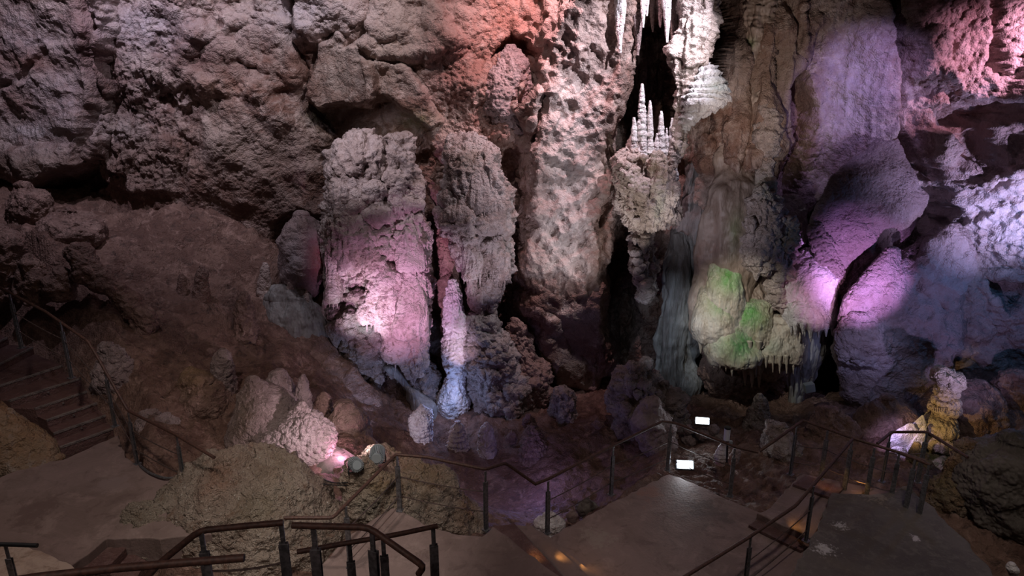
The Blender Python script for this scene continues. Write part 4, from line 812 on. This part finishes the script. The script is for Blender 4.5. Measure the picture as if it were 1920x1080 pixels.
for k, (rows, Y) in enumerate([([(778,1728,1731),(795,1712,1738),(815,1705,1738),(830,1708,1732)], 14.75), ([(798,1698,1715),(810,1680,1722),(828,1668,1718),(846,1675,1702)], 14.6),
   ([(800,1728,1738),(830,1708,1732),(855,1690,1722),(885,1670,1705)], 14.5), ([(845,1668,1700),(868,1662,1706),(888,1672,1702)], 14.4)]):
    rock('sheet_lobe', [loft(rows, Y, [('fbm', .03, .4)], .25, .12, .018, .03)], M_WHITE, parent=t)
rock('boulder', [
  loft([(826,1860,1935),(850,1820,1990),(900,1790,2010),(960,1800,2020),(1020,1850,2020),(1080,1900,2010)], 12.2, [('rough', .16, .9), ('pop', .03, .06), ('rough', .05, .2)], .7, 1.3, .022)], M_CONCD,
  'huge grey grainy boulder at the right edge', 'boulder', spots=[(1870,880,11.5,.8,.6,(.22,.19,.165),.6)])
rock('boulder', [
  loft([(840,1795,1850),(870,1775,1850),(920,1740,1850),(965,1748,1860),(1010,1790,1890),(1060,1850,1930)], 12.5, [('rough', .14, .6), ('pop', .05, .1)], .7, 1.0, .022)], M_OCHRE,
  'mossy ochre rock bank below the grey boulder beside the right landing', 'boulder', spots=[(1780,930,12,.6,.5,(.13,.10,.035),.8), (1840,980,12,.6,.6,(.17,.145,.12),.8)])
rock('stone', [loft([(1058,1890,1905),(1066,1886,1912),(1076,1890,1910)], 9.6, [('rough', .03, .15)], .9, .3, .012, .02)], M_WHITE, 'small pale stone lying in the lower right corner', 'stone')
rock('boulder', [loft([(924,1572,1590),(934,1558,1612),(948,1556,1620),(958,1570,1610)], 11.9, [('rough', .05, .3)], .8, .5, .016, .04)], M_CONC, 'low lumpy concrete edge stone at the top of the right landing', 'stone')
rock('boulder', [loft([(919,1690,1712),(930,1672,1722),(944,1668,1722),(956,1685,1715)], 11.8, [('rough', .05, .3)], .8, .5, .016, .04)], M_CONCD, 'rounded grey stone at the far right corner of the right landing', 'stone')
# --- foreground boulders
rock('boulder', [
  loft([(866,405,475,.3),(885,350,545,.2),(910,322,575),(950,300,610),(990,296,640),(1030,300,650),(1070,330,650),(1110,350,640)], 10.6, BOUL, .75, 1.5, .02),
  loft([(952,245,275),(975,215,330),(1010,195,345),(1045,200,345),(1075,240,340)], 10.0, BOUL, .8, 1.0, .02)],
  M_TAN, 'largest tan boulder between the left landing and the foreground handrails', 'boulder',
  spots=[(395,915,10,.35,.22,(.25,.12,.075),.7), (500,905,10,.4,.15,(.26,.17,.10),.6), (480,965,9.7,.4,.25,(.17,.14,.08),.6), (240,1000,9.7,.5,.5,(.17,.16,.11),.5)])
rock('boulder', [
  loft([(858,690,760,.3),(875,668,800,.1),(905,655,850),(940,652,885),(970,660,905),(1000,680,905)], 11.6, BOUL, .65, 1.0, .02),
  loft([(868,650,700),(900,648,720),(950,650,740),(985,655,720)], 11.0, BOUL, .7, .7, .02)],
  M_TAN, 'brown and grey boulder under the floodlights behind the central landing', 'boulder',
  spots=[(720,900,11,.6,.4,(.26,.17,.08),.7), (800,900,11,.6,.4,(.24,.15,.07),.7), (690,950,10.6,.35,.3,(.20,.20,.16),.6), (880,970,11,.25,.3,(.24,.10,.04),.8)])
rock('concrete_ledge', [loft([(846,560,650,.9),(858,552,668,.7),(890,556,672,.2),(930,590,690,-.1),(975,640,700,-.4)], 12.3, [('fbm', .06, .6), ('pop', .012, .05)], .35, .5, .022, .05, lin=1, cap=(.2, 1))], M_CONCD,
  'flat grey green ledge behind the tan boulder with cables on it', 'ledge', spots=[(600,885,11.6,.8,.5,(.20,.19,.155),.8)])
rock('boulder', [loft([(752,-60,0),(790,-80,45),(830,-80,90),(870,-80,118),(905,-80,60)], 12.0, [('rough', .08, .6), ('pop', .03, .1)], .6, .9, .022)], M_OCHRE,
  'ochre and grey rock bank below the left staircase at the frame edge', 'boulder', spots=[(30,840,11.5,.5,.35,(.22,.13,.065),.8), (60,800,11.5,.4,.3,(.26,.22,.19),.7)])
for px0, px1, y0, y1, Y, m, lab in [(1000,1060,966,1000,12.2,M_WHITE,'small pinkish white crust stone at the foot of the platform edge'), (1062,1082,958,975,12.3,M_CONC,'thin grey stone plate under the platform railing'), (1082,1120,940,962,12.6,M_CONCD,'dark flat stone block under the platform railing')]:
    w = px1-px0; rock('stone', [loft([(y0,px0+w*.3,px1-w*.3),(y0+(y1-y0)*.4,px0,px1),(y1,px0+w*.1,px1-w*.1)], Y, [('pop', .035, .07), ('rough', .03, .2)], .6, .5, .014, .03)], m, lab, 'stone')
# --- dark ground rubble behind the platform
rock('craggy_mound', [
  loft([(690,1180,1215),(715,1160,1230),(750,1150,1250),(790,1160,1270),(830,1170,1265),(860,1180,1250)], 17.2, KNOB, .8, 1.1),
  *tiers([(700,1170,1225),(760,1155,1255),(840,1175,1260)], 16.9, 26, 10, 8),
  loft([(720,1240,1255),(745,1238,1270),(775,1245,1288),(800,1250,1290)], 17.0, KNOB, .8, .7)], M_CALCD, 'craggy grey mound with ledges behind the platform railing', 'rock formation',
  spots=[(1190,770,16.5,.3,.2,(.34,.20,.14),.7)])
rock('boulder', [loft([(758,1200,1235),(790,1190,1262),(825,1195,1270),(850,1210,1262)], 15.8, [('rough', .14, .5), ('pop', .03, .1)], .7, .8)], M_SLAB, 'smooth grey purple boulder behind the platform corner post', 'boulder')
rnd = random.Random(11)
RUB = [(1267,800,10,'red and white stone behind the corner post'),(1291,806,9,'small whitish stone left of the striped log stone'),(1318,814,14,'round striped stone under the upper floodlight'),(1292,826,13,'flat pink brown stone left of the striped one'),(1338,806,11,'crusty stone right of the upper floodlight'),(1345,826,17,'wide grey purple flat stone beneath the white lamp tube'),(1362,818,8,'little brown stone at the lamp tube foot'),(1264,818,9,'grey wedge stone below the red and white one'),(1328,856,8,'small reddish stone in the dark behind the lower floodlight'),(1312,850,8,'small grey stone in the dark behind the lower floodlight'),
  (1180,815,11,'dull brown stone low on the pit slope'),(1120,795,12,'thin light stone on the dark pit slope'),(990,790,16,'rounded dull stone at the left side of the pit'),(960,820,15,'slanting dull stone at the left side of the pit')]
for px, py, w, lab in RUB:
    hh = w*rnd.uniform(.55, .8)
    rock('stone', [loft([(py-hh,px-w*.5,px+w*.5),(py-hh*.3,px-w,px+w*.9),(py+hh*.5,px-w*.9,px+w),(py+hh,px-w*.6,px+w*.6)], 16.2 if px > 1200 else 16.8, [('rough', .09, .25), ('pop', .02, .07)], .8, .5, .016, .08, lin=1)], M_BROWN if px < 1200 else (M_CALCD if rnd.random() < .4 else M_SLAB), lab, 'stone')
rock('stalagmite', [loft([(832,1352,1364),(845,1344,1362),(858,1340,1360),(870,1342,1358),(880,1344,1356)], 14.6, [('ring', .06, .12), ('pop', .02, .06)], .95, .5, .012, .02)], M_WHITE, 'short ringed red and white stalagmite left of the post behind the platform', 'stalagmite', spots=[(1350,875,14.4,.15,.12,(.50,.14,.12),.8), (1355,838,14.4,.2,.1,(.20,.07,.07),.8)])
rock('stalagmite', [loft([(845,1376,1388),(860,1366,1386),(875,1362,1380),(888,1364,1376)], 14.6, KNOBF, .95, .5, .014, .02)], M_SLAB, 'crusty reddish stump behind the platform post', 'stalagmite', spots=[(1370,872,14.4,.15,.15,(.45,.14,.11),.7)])
for px, y0, y1, w, lab in [(1425,740,790,18,'pale ragged stalagmite under the green flowstone'),(1400,790,815,8,'small banded stump left of the ragged one'),(1410,762,785,10,'little grey knob beside the ragged stalagmite')]:
    stal(px, y0, y1, w, 17.0, M_CALCD, KNOBF, lab)
rock('craggy_mound', [loft([(800,1432,1470),(830,1425,1500),(870,1430,1510),(910,1440,1500)], 14.9, [('rough', .15, .5), ('pop', .10, .25)], .8, .8)], M_CALCD, 'lumpy pale violet rock bank behind the far steps', 'rock formation')
rock('craggy_mound', [loft([(770,1540,1570),(800,1520,1600),(850,1520,1620),(900,1540,1620)], 15.6, [('rough', .15, .5), ('pop', .08, .25)], .8, .8)], M_BROWN, 'dark purple rock heap between the steps and the mound', 'rock formation')

# ------------------------------------------------------------------ landings and steps
def rough_poly(pts, amp=.03, seg=.12, seed=1):
    rnd = random.Random(seed); out = []
    for i in range(len(pts)):
        a = np.array(pts[i][:2]); b = np.array(pts[(i+1) % len(pts)][:2]); n = max(1, int(np.linalg.norm(b-a)/seg))
        nrm = np.array([b[1]-a[1], a[0]-b[0]]); nrm = nrm/max(np.linalg.norm(nrm), 1e-6)
        for k in range(n):
            out.append(tuple(a+(b-a)*k/n + nrm*rnd.uniform(-amp, amp)))
    return out
def slab(name, px, z, th, m, amp=.03, seed=1, kind='structure', label=None, cat=None, group=None, parent=None, clamp=True, bevel=.02):
    pts = [P(a, b, z) for a, b in px]
    if clamp: clamp_floor(pts, z-.25)
    o = MB().prism(rough_poly(pts, amp, .12, seed) if amp else pts, z-th, z).build(name, m, parent, bevel=bevel)
    if kind: o['kind'] = kind
    return props(o, label, cat, group)
ZL, ZC, ZM, ZR = .85, .56, 0.0, .30
slab('floor_landing_left', [(118,862),(222,815),(236,856),(262,874),(300,894),(332,902),(420,930),(420,1000),(300,1010),(200,1010),(136,1060),(60,1110),(-300,1110),(-300,900),(0,895),(60,868)], ZL, .5, M_CONC, .02, 3)
slab('floor_landing_center', [(735,952),(760,962),(800,985),(860,1003),(905,1006),(925,985),(1060,1090),(1120,1180),(560,1180),(600,1060),(660,1000)], ZC, .5, M_CONC, .02, 4)
slab('floor_landing_main', [(1010,1030),(1030,1006),(1142,945),(1255,888),(1300,905),(1378,942),(1440,968),(1550,1035),(1500,1200),(1150,1200)], ZM, .35, M_CONC, .025, 5)
slab('floor_landing_right', [(1560,922),(1620,928),(1700,918),(1745,945),(1770,975),(1800,1000),(1850,1060),(1900,1130),(1400,1200),(1480,1080),(1530,1000),(1545,960)], ZR+.12, .5, M_CONCD, .04, 6)
slab('floor_landing_far', [(1500,890),(1440,955),(1418,962),(1530,1012),(1560,960),(1592,935),(1640,915)], ZR-.12, .4, M_CONC, .02, 8)

def step(px, z, th=.17, m=M_STEP, edge=M_EDGE, name='stair_step', label=None, group=None, strip=0.045):
    """px: near-left, near-right (nosing), far-right, far-left"""
    q = [P(a, b, z) for a, b in px]; clamp_floor(q, z-.35)
    c = sum(q)/4; t = empty(name, (c[0], c[1], z-th))
    props(t, label, 'step', group)
    MB().prism(q, z-th-.25, z-.015).build('step_body', m, t, bevel=.01)
    n0, n1, f1, f0 = q; w = strip
    d0 = (f0-n0)/np.linalg.norm(f0-n0); d1 = (f1-n1)/np.linalg.norm(f1-n1)
    MB().prism([n0-d0*.012, n1-d1*.012, n1+d1*w, n0+d0*w], z-.05, z+.004).build('nosing', edge, t, bevel=.006)
    return t
NOS = [((112,838),(212,802),1.02),((100,812),(198,778),1.19),((87,787),(182,755),1.36),((66,765),(163,733),1.53),((18,750),(152,708),1.70),((-34,733),(118,684),1.87),((-60,712),(62,650),2.04),((-90,680),(14,632),2.21),((-120,640),(-30,605),2.38)]
ORD = ['lowest','second','third','fourth','fifth','sixth','seventh','eighth','ninth']
for i, (a, b, z) in enumerate(NOS):
    n0, n1 = P(*a, z), P(*b, z)
    if i+1 < len(NOS): m0, m1 = P(*NOS[i+1][0], NOS[i+1][2]), P(*NOS[i+1][1], NOS[i+1][2])
    else: m0, m1 = n0+(n0-o0), n1+(n1-o1)
    o0, o1 = n0, n1
    q = [n0, n1, m1+(m1-n1)*.06, m0+(m0-n0)*.06]; q = [np.array([v[0], v[1], z]) for v in q]
    px = None
    t = empty('stair_step', (float(sum(v[0] for v in q)/4), float(sum(v[1] for v in q)/4), z-.17))
    props(t, f'reddish stone step with a worn pale edge, {ORD[i]} from the bottom of the left staircase', 'step', 'steps of the left staircase')
    clamp_floor(q, z-.4, .15)
    MB().prism(q, z-.45, z-.012).build('step_body', M_STEP, t, bevel=.012)
    d0 = (q[3]-q[0])/np.linalg.norm(q[3]-q[0]); d1 = (q[2]-q[1])/np.linalg.norm(q[2]-q[1])
    MB().prism([q[0]-d0*.012, q[1]-d1*.012, q[1]+d1*.035, q[0]+d0*.035], z-.045, z+.004).build('nosing', M_EDGE, t, bevel=.006)
    if 0 < i < 5:
        c = (q[0]+q[1])/2 - (d0+d1)/2*.016
        MB().tube([c+np.array([0,0,-.09])+(d0*.0), c+np.array([0,0,-.09])-(d0+d1)/2*.02], .022, 12).build('stud', M_EDGE, t)
# two steps between the centre landing and the main platform
step([(925,985),(1100,1180),(1150,1180),(965,980)], .375, .2, M_STEP, M_STEP, label='dark tread beside the central landing, top of the short flight', group='steps down to the main platform')
step([(962,983),(1130,1160),(1195,1160),(998,984)], .25, .2, M_CONC, M_EDGE, label='tan concrete step with a warm light pool, middle of the short flight', group='steps down to the main platform')
step([(998,986),(1195,1180),(1240,1180),(1032,1006)], .12, .2, M_CONC, M_EDGE, label='tan concrete step with a warm light pool, next to the main platform', group='steps down to the main platform')
step([(1404,984),(1502,1032),(1540,1008),(1436,957)], .06, .15, M_STEP, M_STEP, label='dark stone strip step crossing the right edge of the main platform')
step([(1486,907),(1562,934),(1582,914),(1510,889)], .24, .15, M_STEP, M_STEP, label='dark stone strip step at the far end of the tan ramp by the railing')
# dark steps in the lower left corner
step([(140,1060),(206,1012),(236,1026),(190,1075)], .70, .17, label='dark step going down from the left landing, upper one at the tan boulder', group='dark steps at the left landing')
step([(190,1072),(236,1028),(275,1050),(250,1090)], .55, .17, label='dark step going down from the left landing, lower one at the tan boulder', group='dark steps at the left landing')

# warm light under the nosings (small lamps let into the risers)
def step_lamp(px, py, z, tgt, W=5):
    c = P(px, py, z); t = P(*tgt)
    spot(c, t, (1.0, .52, .14), W, 120, .9, .02)
step_lamp(998, 1032, .52, (1012, 1050, .25), 1.6); step_lamp(1046, 1034, .36, (1062, 1052, .12), 1.6); step_lamp(1090, 1050, .2, (1110, 1075, 0), 1.0)
step_lamp(1488, 968, .40, (1500, 985, .18), 1.6); step_lamp(1545, 898, .5, (1570, 906, .1), 2.6); step_lamp(1610, 905, .5, (1630, 918, .1), 2.0)
slab('floor_tread_lit', [(1505,888),(1590,905),(1650,918),(1700,920),(1690,930),(1640,930),(1560,918),(1500,898)], .16, .25, M_CONC, .01, 9)
# pale concrete shoulder in the very corner
o = slab('concrete_wall_top', [(-200,1020),(0,1020),(40,1022),(86,1036),(142,1064),(200,1110),(200,1300),(-200,1300)], 1.25, .5, M_FLOW, .015, 12, None, 'pale tan concrete wall top in the lower left corner', 'wall', clamp=False)

# ------------------------------------------------------------------ railings
def railing(label, nodes, posts, name='railing', wires=(.36, .68), rail_r=.028, hr=M_RUST, pm=M_POST, group=None, wire_nodes=None, stepped=True, sag=.03, h=1.1, feet=True):
    """nodes: (px, py, z of the handrail); posts: (px, py, z top, height)"""
    R = [P(a, b, z) for a, b, z in nodes]
    T = [P(a, b, z) for a, b, z, hh in posts]
    base = (T[0] if T else R[0]).copy(); base[2] -= posts[0][3] if posts else 0
    t = empty(name, base); props(t, label, 'railing', group)
    pts = [R[0]]
    for i in range(1, len(R)-1):                     # rounded elbows
        a, b, c = R[i-1], R[i], R[i+1]; da = (a-b)/np.linalg.norm(a-b); dc = (c-b)/np.linalg.norm(c-b); k = min(.06, np.linalg.norm(a-b)/3, np.linalg.norm(c-b)/3)
        pts += [b+da*k, b+(da+dc)*k*.28, b+dc*k]
    pts.append(R[-1])
    MB().tube(pts, rail_r, 14).build('handrail', hr, t, smooth=True)
    for q, (a, b, z, hh) in zip(T, posts):
        # direction along the nearest rail segment
        best = min(range(len(R)-1), key=lambda i: np.linalg.norm((R[i]+R[i+1])/2-q)); u = R[best+1]-R[best]; u[2] = 0; u = u/max(np.linalg.norm(u), 1e-6)
        n = np.array([-u[1], u[0], 0]); zz = np.array([0, 0, 1.])
        mb = MB()
        if stepped:
            mb.box(q-zz*.10, u*.020, n*.010, zz*.10)
            for s in (-1, 1): mb.box(q-zz*(.20+(hh-.20)/2)+n*s*.016, u*.040, n*.006, zz*(hh-.20)/2)
            mb.box(q-zz*(.13+(hh-.13)/2), u*.014, n*.013, zz*(hh-.13)/2)
        else: mb.box(q-zz*hh/2, u*.028, n*.012, zz*hh/2)
        p = mb.build('post', pm, t, bevel=.002)
        if feet: MB().box(q-zz*(hh-.006), u*.06, n*.06, zz*.006).build('foot_plate', pm, t)
    if wires and len(T) > 1:
        for f in wires:
            wp = []
            src = [np.array([q[0], q[1], q[2]-h*f]) for q in T] if wire_nodes is None else [P(a, b, z)-np.array([0, 0, h*f]) for a, b, z in wire_nodes]
            for i in range(len(src)-1):
                for k in range(8):
                    s = k/8; v = src[i]*(1-s)+src[i+1]*s; v[2] -= sag*4*s*(1-s); wp.append(v)
            wp.append(src[-1]); MB().tube(wp, .010, 6).build('wire', M_WIRE, t, smooth=True)
    return t
railing('long rust brown railing climbing beside the left staircase',
 [(-60,512,4.2),(0,540,3.95),(85,584,3.55),(165,640,3.15),(186,675,2.85),(200,700,2.62),(240,770,1.97),(330,815,1.97),(402,858,1.90)],
 [(18,552,3.88,1.15),(113,604,3.42,1.2),(196,694,2.66,1.2),(240,774,1.94,1.1),(331,818,1.94,1.1)], h=1.1, wires=(.34, .70))
railing('dark railing around the central landing above the pit',
 [(533,971,1.66),(624,971,1.66),(742,852,1.66),(800,857,1.66),(910,880,1.66),(948,868,1.55),(1003,907,1.12)],
 [(648,950,1.66,1.1),(744,856,1.66,1.1),(910,884,1.66,1.15)], wires=(.36, .72))
railing('brown railing along the outer edge of the main platform',
 [(1003,908,1.10),(1028,898,1.10),(1145,838,1.10),(1242,790,1.10),(1268,794,1.10),(1378,838,1.08),(1422,848,1.06)],
 [(1028,903,1.08,1.08),(1150,838,1.08,1.08),(1258,796,1.08,1.08),(1378,842,1.06,1.06)], wires=(.36, .72))
railing('dark railing beyond the far steps joining the platform rail',
 [(1424,846,1.08),(1450,828,1.25),(1506,788,1.30),(1600,822,1.30),(1736,864,1.25)],
 [(1494,800,1.28,1.10),(1552,808,1.28,1.10),(1598,826,1.28,1.15),(1640,840,1.26,1.1),(1686,852,1.25,1.1)], wires=(.36, .72))
railing('black handrail crossing the right foreground down to the bottom edge',
 [(1270,1090,1.12),(1400,1010,1.12),(1492,948,1.20),(1520,915,1.30),(1598,824,1.45)],
 [(1408,1006,1.12,1.12),(1526,912,1.32,1.1)], rail_r=.028, wires=(.42, .78), h=1.12)
railing('small black railing in front of the banded stalagmite',
 [(1645,832,1.3),(1672,810,1.3),(1738,810,1.3),(1815,858,1.3)],
 [(1670,812,1.3,1.1),(1738,813,1.3,1.1)], wires=(.40,), h=1.1)
railing('end of the dark rail at the right landing',
 [(1686,849,1.42),(1745,872,1.42)], [(1716,862,1.42,1.1),(1742,872,1.42,1.1)], name='railing', wires=None)
# foreground railings on the upper stairs (they stand below the frame)
railing('thick rusty handrail entering from the bottom left edge',
 [(20,1090,5.05),(60,1083,5.05),(200,1067,5.05),(330,1056,5.05),(458,1046,5.05)], [(388,1052,5.05,1.05)], wires=None, rail_r=.026)
railing('brown bent handrail in front of the tan boulder',
 [(250,1110,4.2),(300,1055,4.25),(374,995,4.3),(450,987,4.3),(531,980,4.3)], [(377,998,4.3,1.05),(527,982,4.3,1.05)], wires=(.36, .62))
railing('rusty handrail bending down to the right at the bottom center',
 [(548,985,4.6),(620,987,4.6),(692,989,4.6),(745,1027,4.5),(795,1062,4.4),(785,1076,4.3)], [(587,989,4.58,1.05),(697,992,4.58,1.05)], wires=(.5,), rail_r=.026)
railing('rusty straight handrail crossing behind the bent one',
 [(557,1035,3.9),(640,1020,3.9),(740,1003,3.9),(820,986,3.9)], [(655,1020,3.88,1.05),(718,1009,3.88,1.05),(812,989,3.88,1.05)], wires=(.5,), rail_r=.024)
railing('short black handrail end above the left landing',
 [(-40,1020,2.3),(20,1021,2.3),(70,1023,2.3)], [(10,1022,2.3,1.05)], wires=None, hr=M_BLACK)
# the unseen upper stair the foreground rails stand on, below the frame
for lab, c in (('concrete stair block below the front handrails', [(-2.2, 3.0), (1.0, 3.0), (1.0, 4.2), (-2.2, 4.2)]),):
    pass

# ------------------------------------------------------------------ lamps and cables
def cyl(c, axis, r0, r1, L, n=24, ribs=0):
    axis = np.array(axis, float); axis /= np.linalg.norm(axis); c = np.array(c); mb = MB()
    mb.tube([c, c+axis*L], r0, n, r1)
    return mb
def floodlight(base, aim, s, label):
    base = np.array(base); t = empty('floodlight', base); props(t, label, 'floodlight')
    a = np.array(aim)-base; a /= np.linalg.norm(a); c = base+np.array([0, 0, s*.55])
    mb = MB(); mb.tube([c-a*s*.45, c-a*s*.35, c+a*s*.4, c+a*s*.5], s*.30, 28, s*.36)
    mb.build('housing', M_LAMP, t, smooth=True)
    mb = MB(); side = np.cross(a, [0, 0, 1]); side /= np.linalg.norm(side); up = np.cross(side, a)
    for k in range(26):                                            # cooling fins
        th = 2*math.pi*k/26; d = side*math.cos(th)+up*math.sin(th); e = np.cross(a, d)
        mb.box(c+d*s*.39+a*s*.02, a*s*.44, d*s*.08, e*s*.014)
    mb.build('cooling_fins', M_LAMP, t)
    MB().tube([c+a*s*.47, c+a*s*.56], s*.46, 28).build('rim', M_LAMP, t, smooth=True)
    MB().tube([c+a*s*.555, c+a*s*.565], s*.40, 28).build('lens', M_GLOWP, t, smooth=True)
    mb = MB()
    mb.tube([base-side*s*.5, c-side*s*.5], s*.035, 8); mb.tube([base+side*s*.5, c+side*s*.5], s*.035, 8); mb.tube([base-side*s*.5, base+side*s*.5], s*.045, 8)
    mb.build('bracket', M_BLACK, t, smooth=True)
    return c+a*s*.7
M_GLOWP = plain_mat('pink_lens', (1, .8, .9), .3, 0, (1.0, .45, .80), 8)
floodlight(D(668, 884, 10.75), D(600, 830, 14), .26, 'ribbed grey floodlight lying lower, left of the pair on the brown boulder')
floodlight(D(708, 868, 11.15), D(745, 640, 18), .30, 'ribbed grey floodlight, upper right of the pair on the brown boulder')
def led(c, s, label, W, aim):
    c = np.array(c); t = empty('led_floodlight', c-np.array([0, 0, s*.5])); props(t, label, 'floodlight')
    d = np.array(aim)-c; d /= np.linalg.norm(d); u = np.cross(d, [0, 0, 1]); u /= np.linalg.norm(u); v = np.cross(u, d)
    MB().box(c-d*.03, u*s, v*s*.52, d*.03).build('housing', M_LAMP, t, bevel=.006)
    MB().box(c+d*.003, u*s*.86, v*s*.40, d*.004).build('lens', M_GLOW, t)
    MB().tube([c-u*s*1.05, c-u*s*1.05-np.array([0, 0, s*.7]), c+u*s*1.05-np.array([0, 0, s*.7]), c+u*s*1.05], .009, 8).build('bracket', M_BLACK, t, smooth=True)
    l = spot(c+d*.05, aim, (.86, .93, 1.0), W, 150, .9, .06)
led(P(1290, 883, .10)+np.array([0, .25, 0]), .19, 'glaring white floodlight just outside the platform corner', 14, CAM+np.array([2.5, 0, 1]))
led(D(1317, 789, 16.0), .19, 'glaring white floodlight standing on stones, farther from the platform', 34, CAM+np.array([2.0, 0, 2]))
# grey lamp boxes
b = D(1516, 735, 17.2); t = empty('spotlight_box', b); props(t, 'small grey blue spotlight box at the foot of the pink bell', 'floodlight')
MB().box(b+np.array([0, 0, .14]), (.13, 0, .03), (0, .09, 0), (-.03, 0, .12)).build('housing', M_LAMP, t, bevel=.01)
MB().box(b+np.array([0, 0, .02]), (.10, 0, 0), (0, .02, 0), (0, 0, .02)).build('bracket', M_BLACK, t)
b = D(1362, 826, 13.6); t = empty('tube_lamp', b-np.array([0, 0, .3])); props(t, 'upright white cylinder lamp with a dark top ring behind the platform railing', 'lamp')
MB().tube([b+np.array([0, 0, .02]), b+np.array([0, 0, .30])], .068, 24).build('lamp_shade', M_WLAMP, t, smooth=True)
MB().tube([b+np.array([0, 0, .30]), b+np.array([0, 0, .335])], .073, 24).build('top_ring', M_BLACK, t, smooth=True)
MB().tube([b+np.array([.06, 0, -.55]), b+np.array([.03, 0, -.1]), b+np.array([0, 0, .03])], .022, 10).build('stand', M_BLACK, t, smooth=True)
MB().box(b+np.array([.09, -.03, -.06]), (.035, 0, 0), (0, .03, 0), (0, 0, .07)).build('driver_box', M_LAMP, t, bevel=.005)
def cable(pts, r, label, m=M_BLACK, name='cable'):
    P_ = []; pts = [np.array(p) for p in pts]
    for i in range(len(pts)-1):
        for k in range(6):
            s = k/6; a = pts[max(i-1, 0)]; b_, c = pts[i], pts[i+1]; d = pts[min(i+2, len(pts)-1)]
            P_.append(.5*((2*b_)+(-a+c)*s+(2*a-5*b_+4*c-d)*s*s+(-a+3*b_-3*c+d)*s**3))
    P_.append(pts[-1]); o = MB().tube(P_, r, 8).build(name, m, None, smooth=True); return props(o, label, 'cable')
cable([D(556,896,10.95),D(575,892,11.0),D(600,897,11.0),D(625,905,10.95),D(652,905,10.75)], .012, 'black cable lying across the grey ledge, upper strand')
cable([D(556,902,10.9),D(580,898,10.95),D(610,908,10.9),D(650,910,10.7)], .010, 'thinner black cable lying across the grey ledge, lower strand')
cable([D(655,892,10.6),D(653,883,10.6),D(662,877,10.75),D(672,878,10.9)], .011, 'short black cable looping up into the lower ribbed floodlight')
cable([D(262,872,11.6),D(280,886,11.3),D(310,896,11.1),D(345,893,11.3)], .022, 'dark bent foot rail at the edge of the left landing', M_POST, 'foot_rail')
# upper stair blocks the foreground handrails stand on (just below the frame)
for nm, x0, x1, y0, y1, z in (('floor_upper_stair', -2.6, -.2, 2.6, 4.3, 4.0), ('floor_upper_flight', -3.6, -.2, 4.3, 5.25, 3.2), ('floor_lower_flight', -2.4, -.2, 5.25, 5.9, 2.8)):
    o = MB().prism([(x0, y0), (x1, y0), (x1, y1), (x0, y1)], z-.4, z).build(nm, M_CONC); o['kind'] = 'structure'

FZ3 = np.stack([xf, yf, FZ], 1)
g = FZ3.reshape(fs+(3,)); st = np.zeros((len(xf), 4), np.float32)
stain_shade_at(FZ3, [], st)
props(mesh_np('floor', FZ3, grid_quads(*fs), M_FLOOR, stain_shade=st), kind='structure')
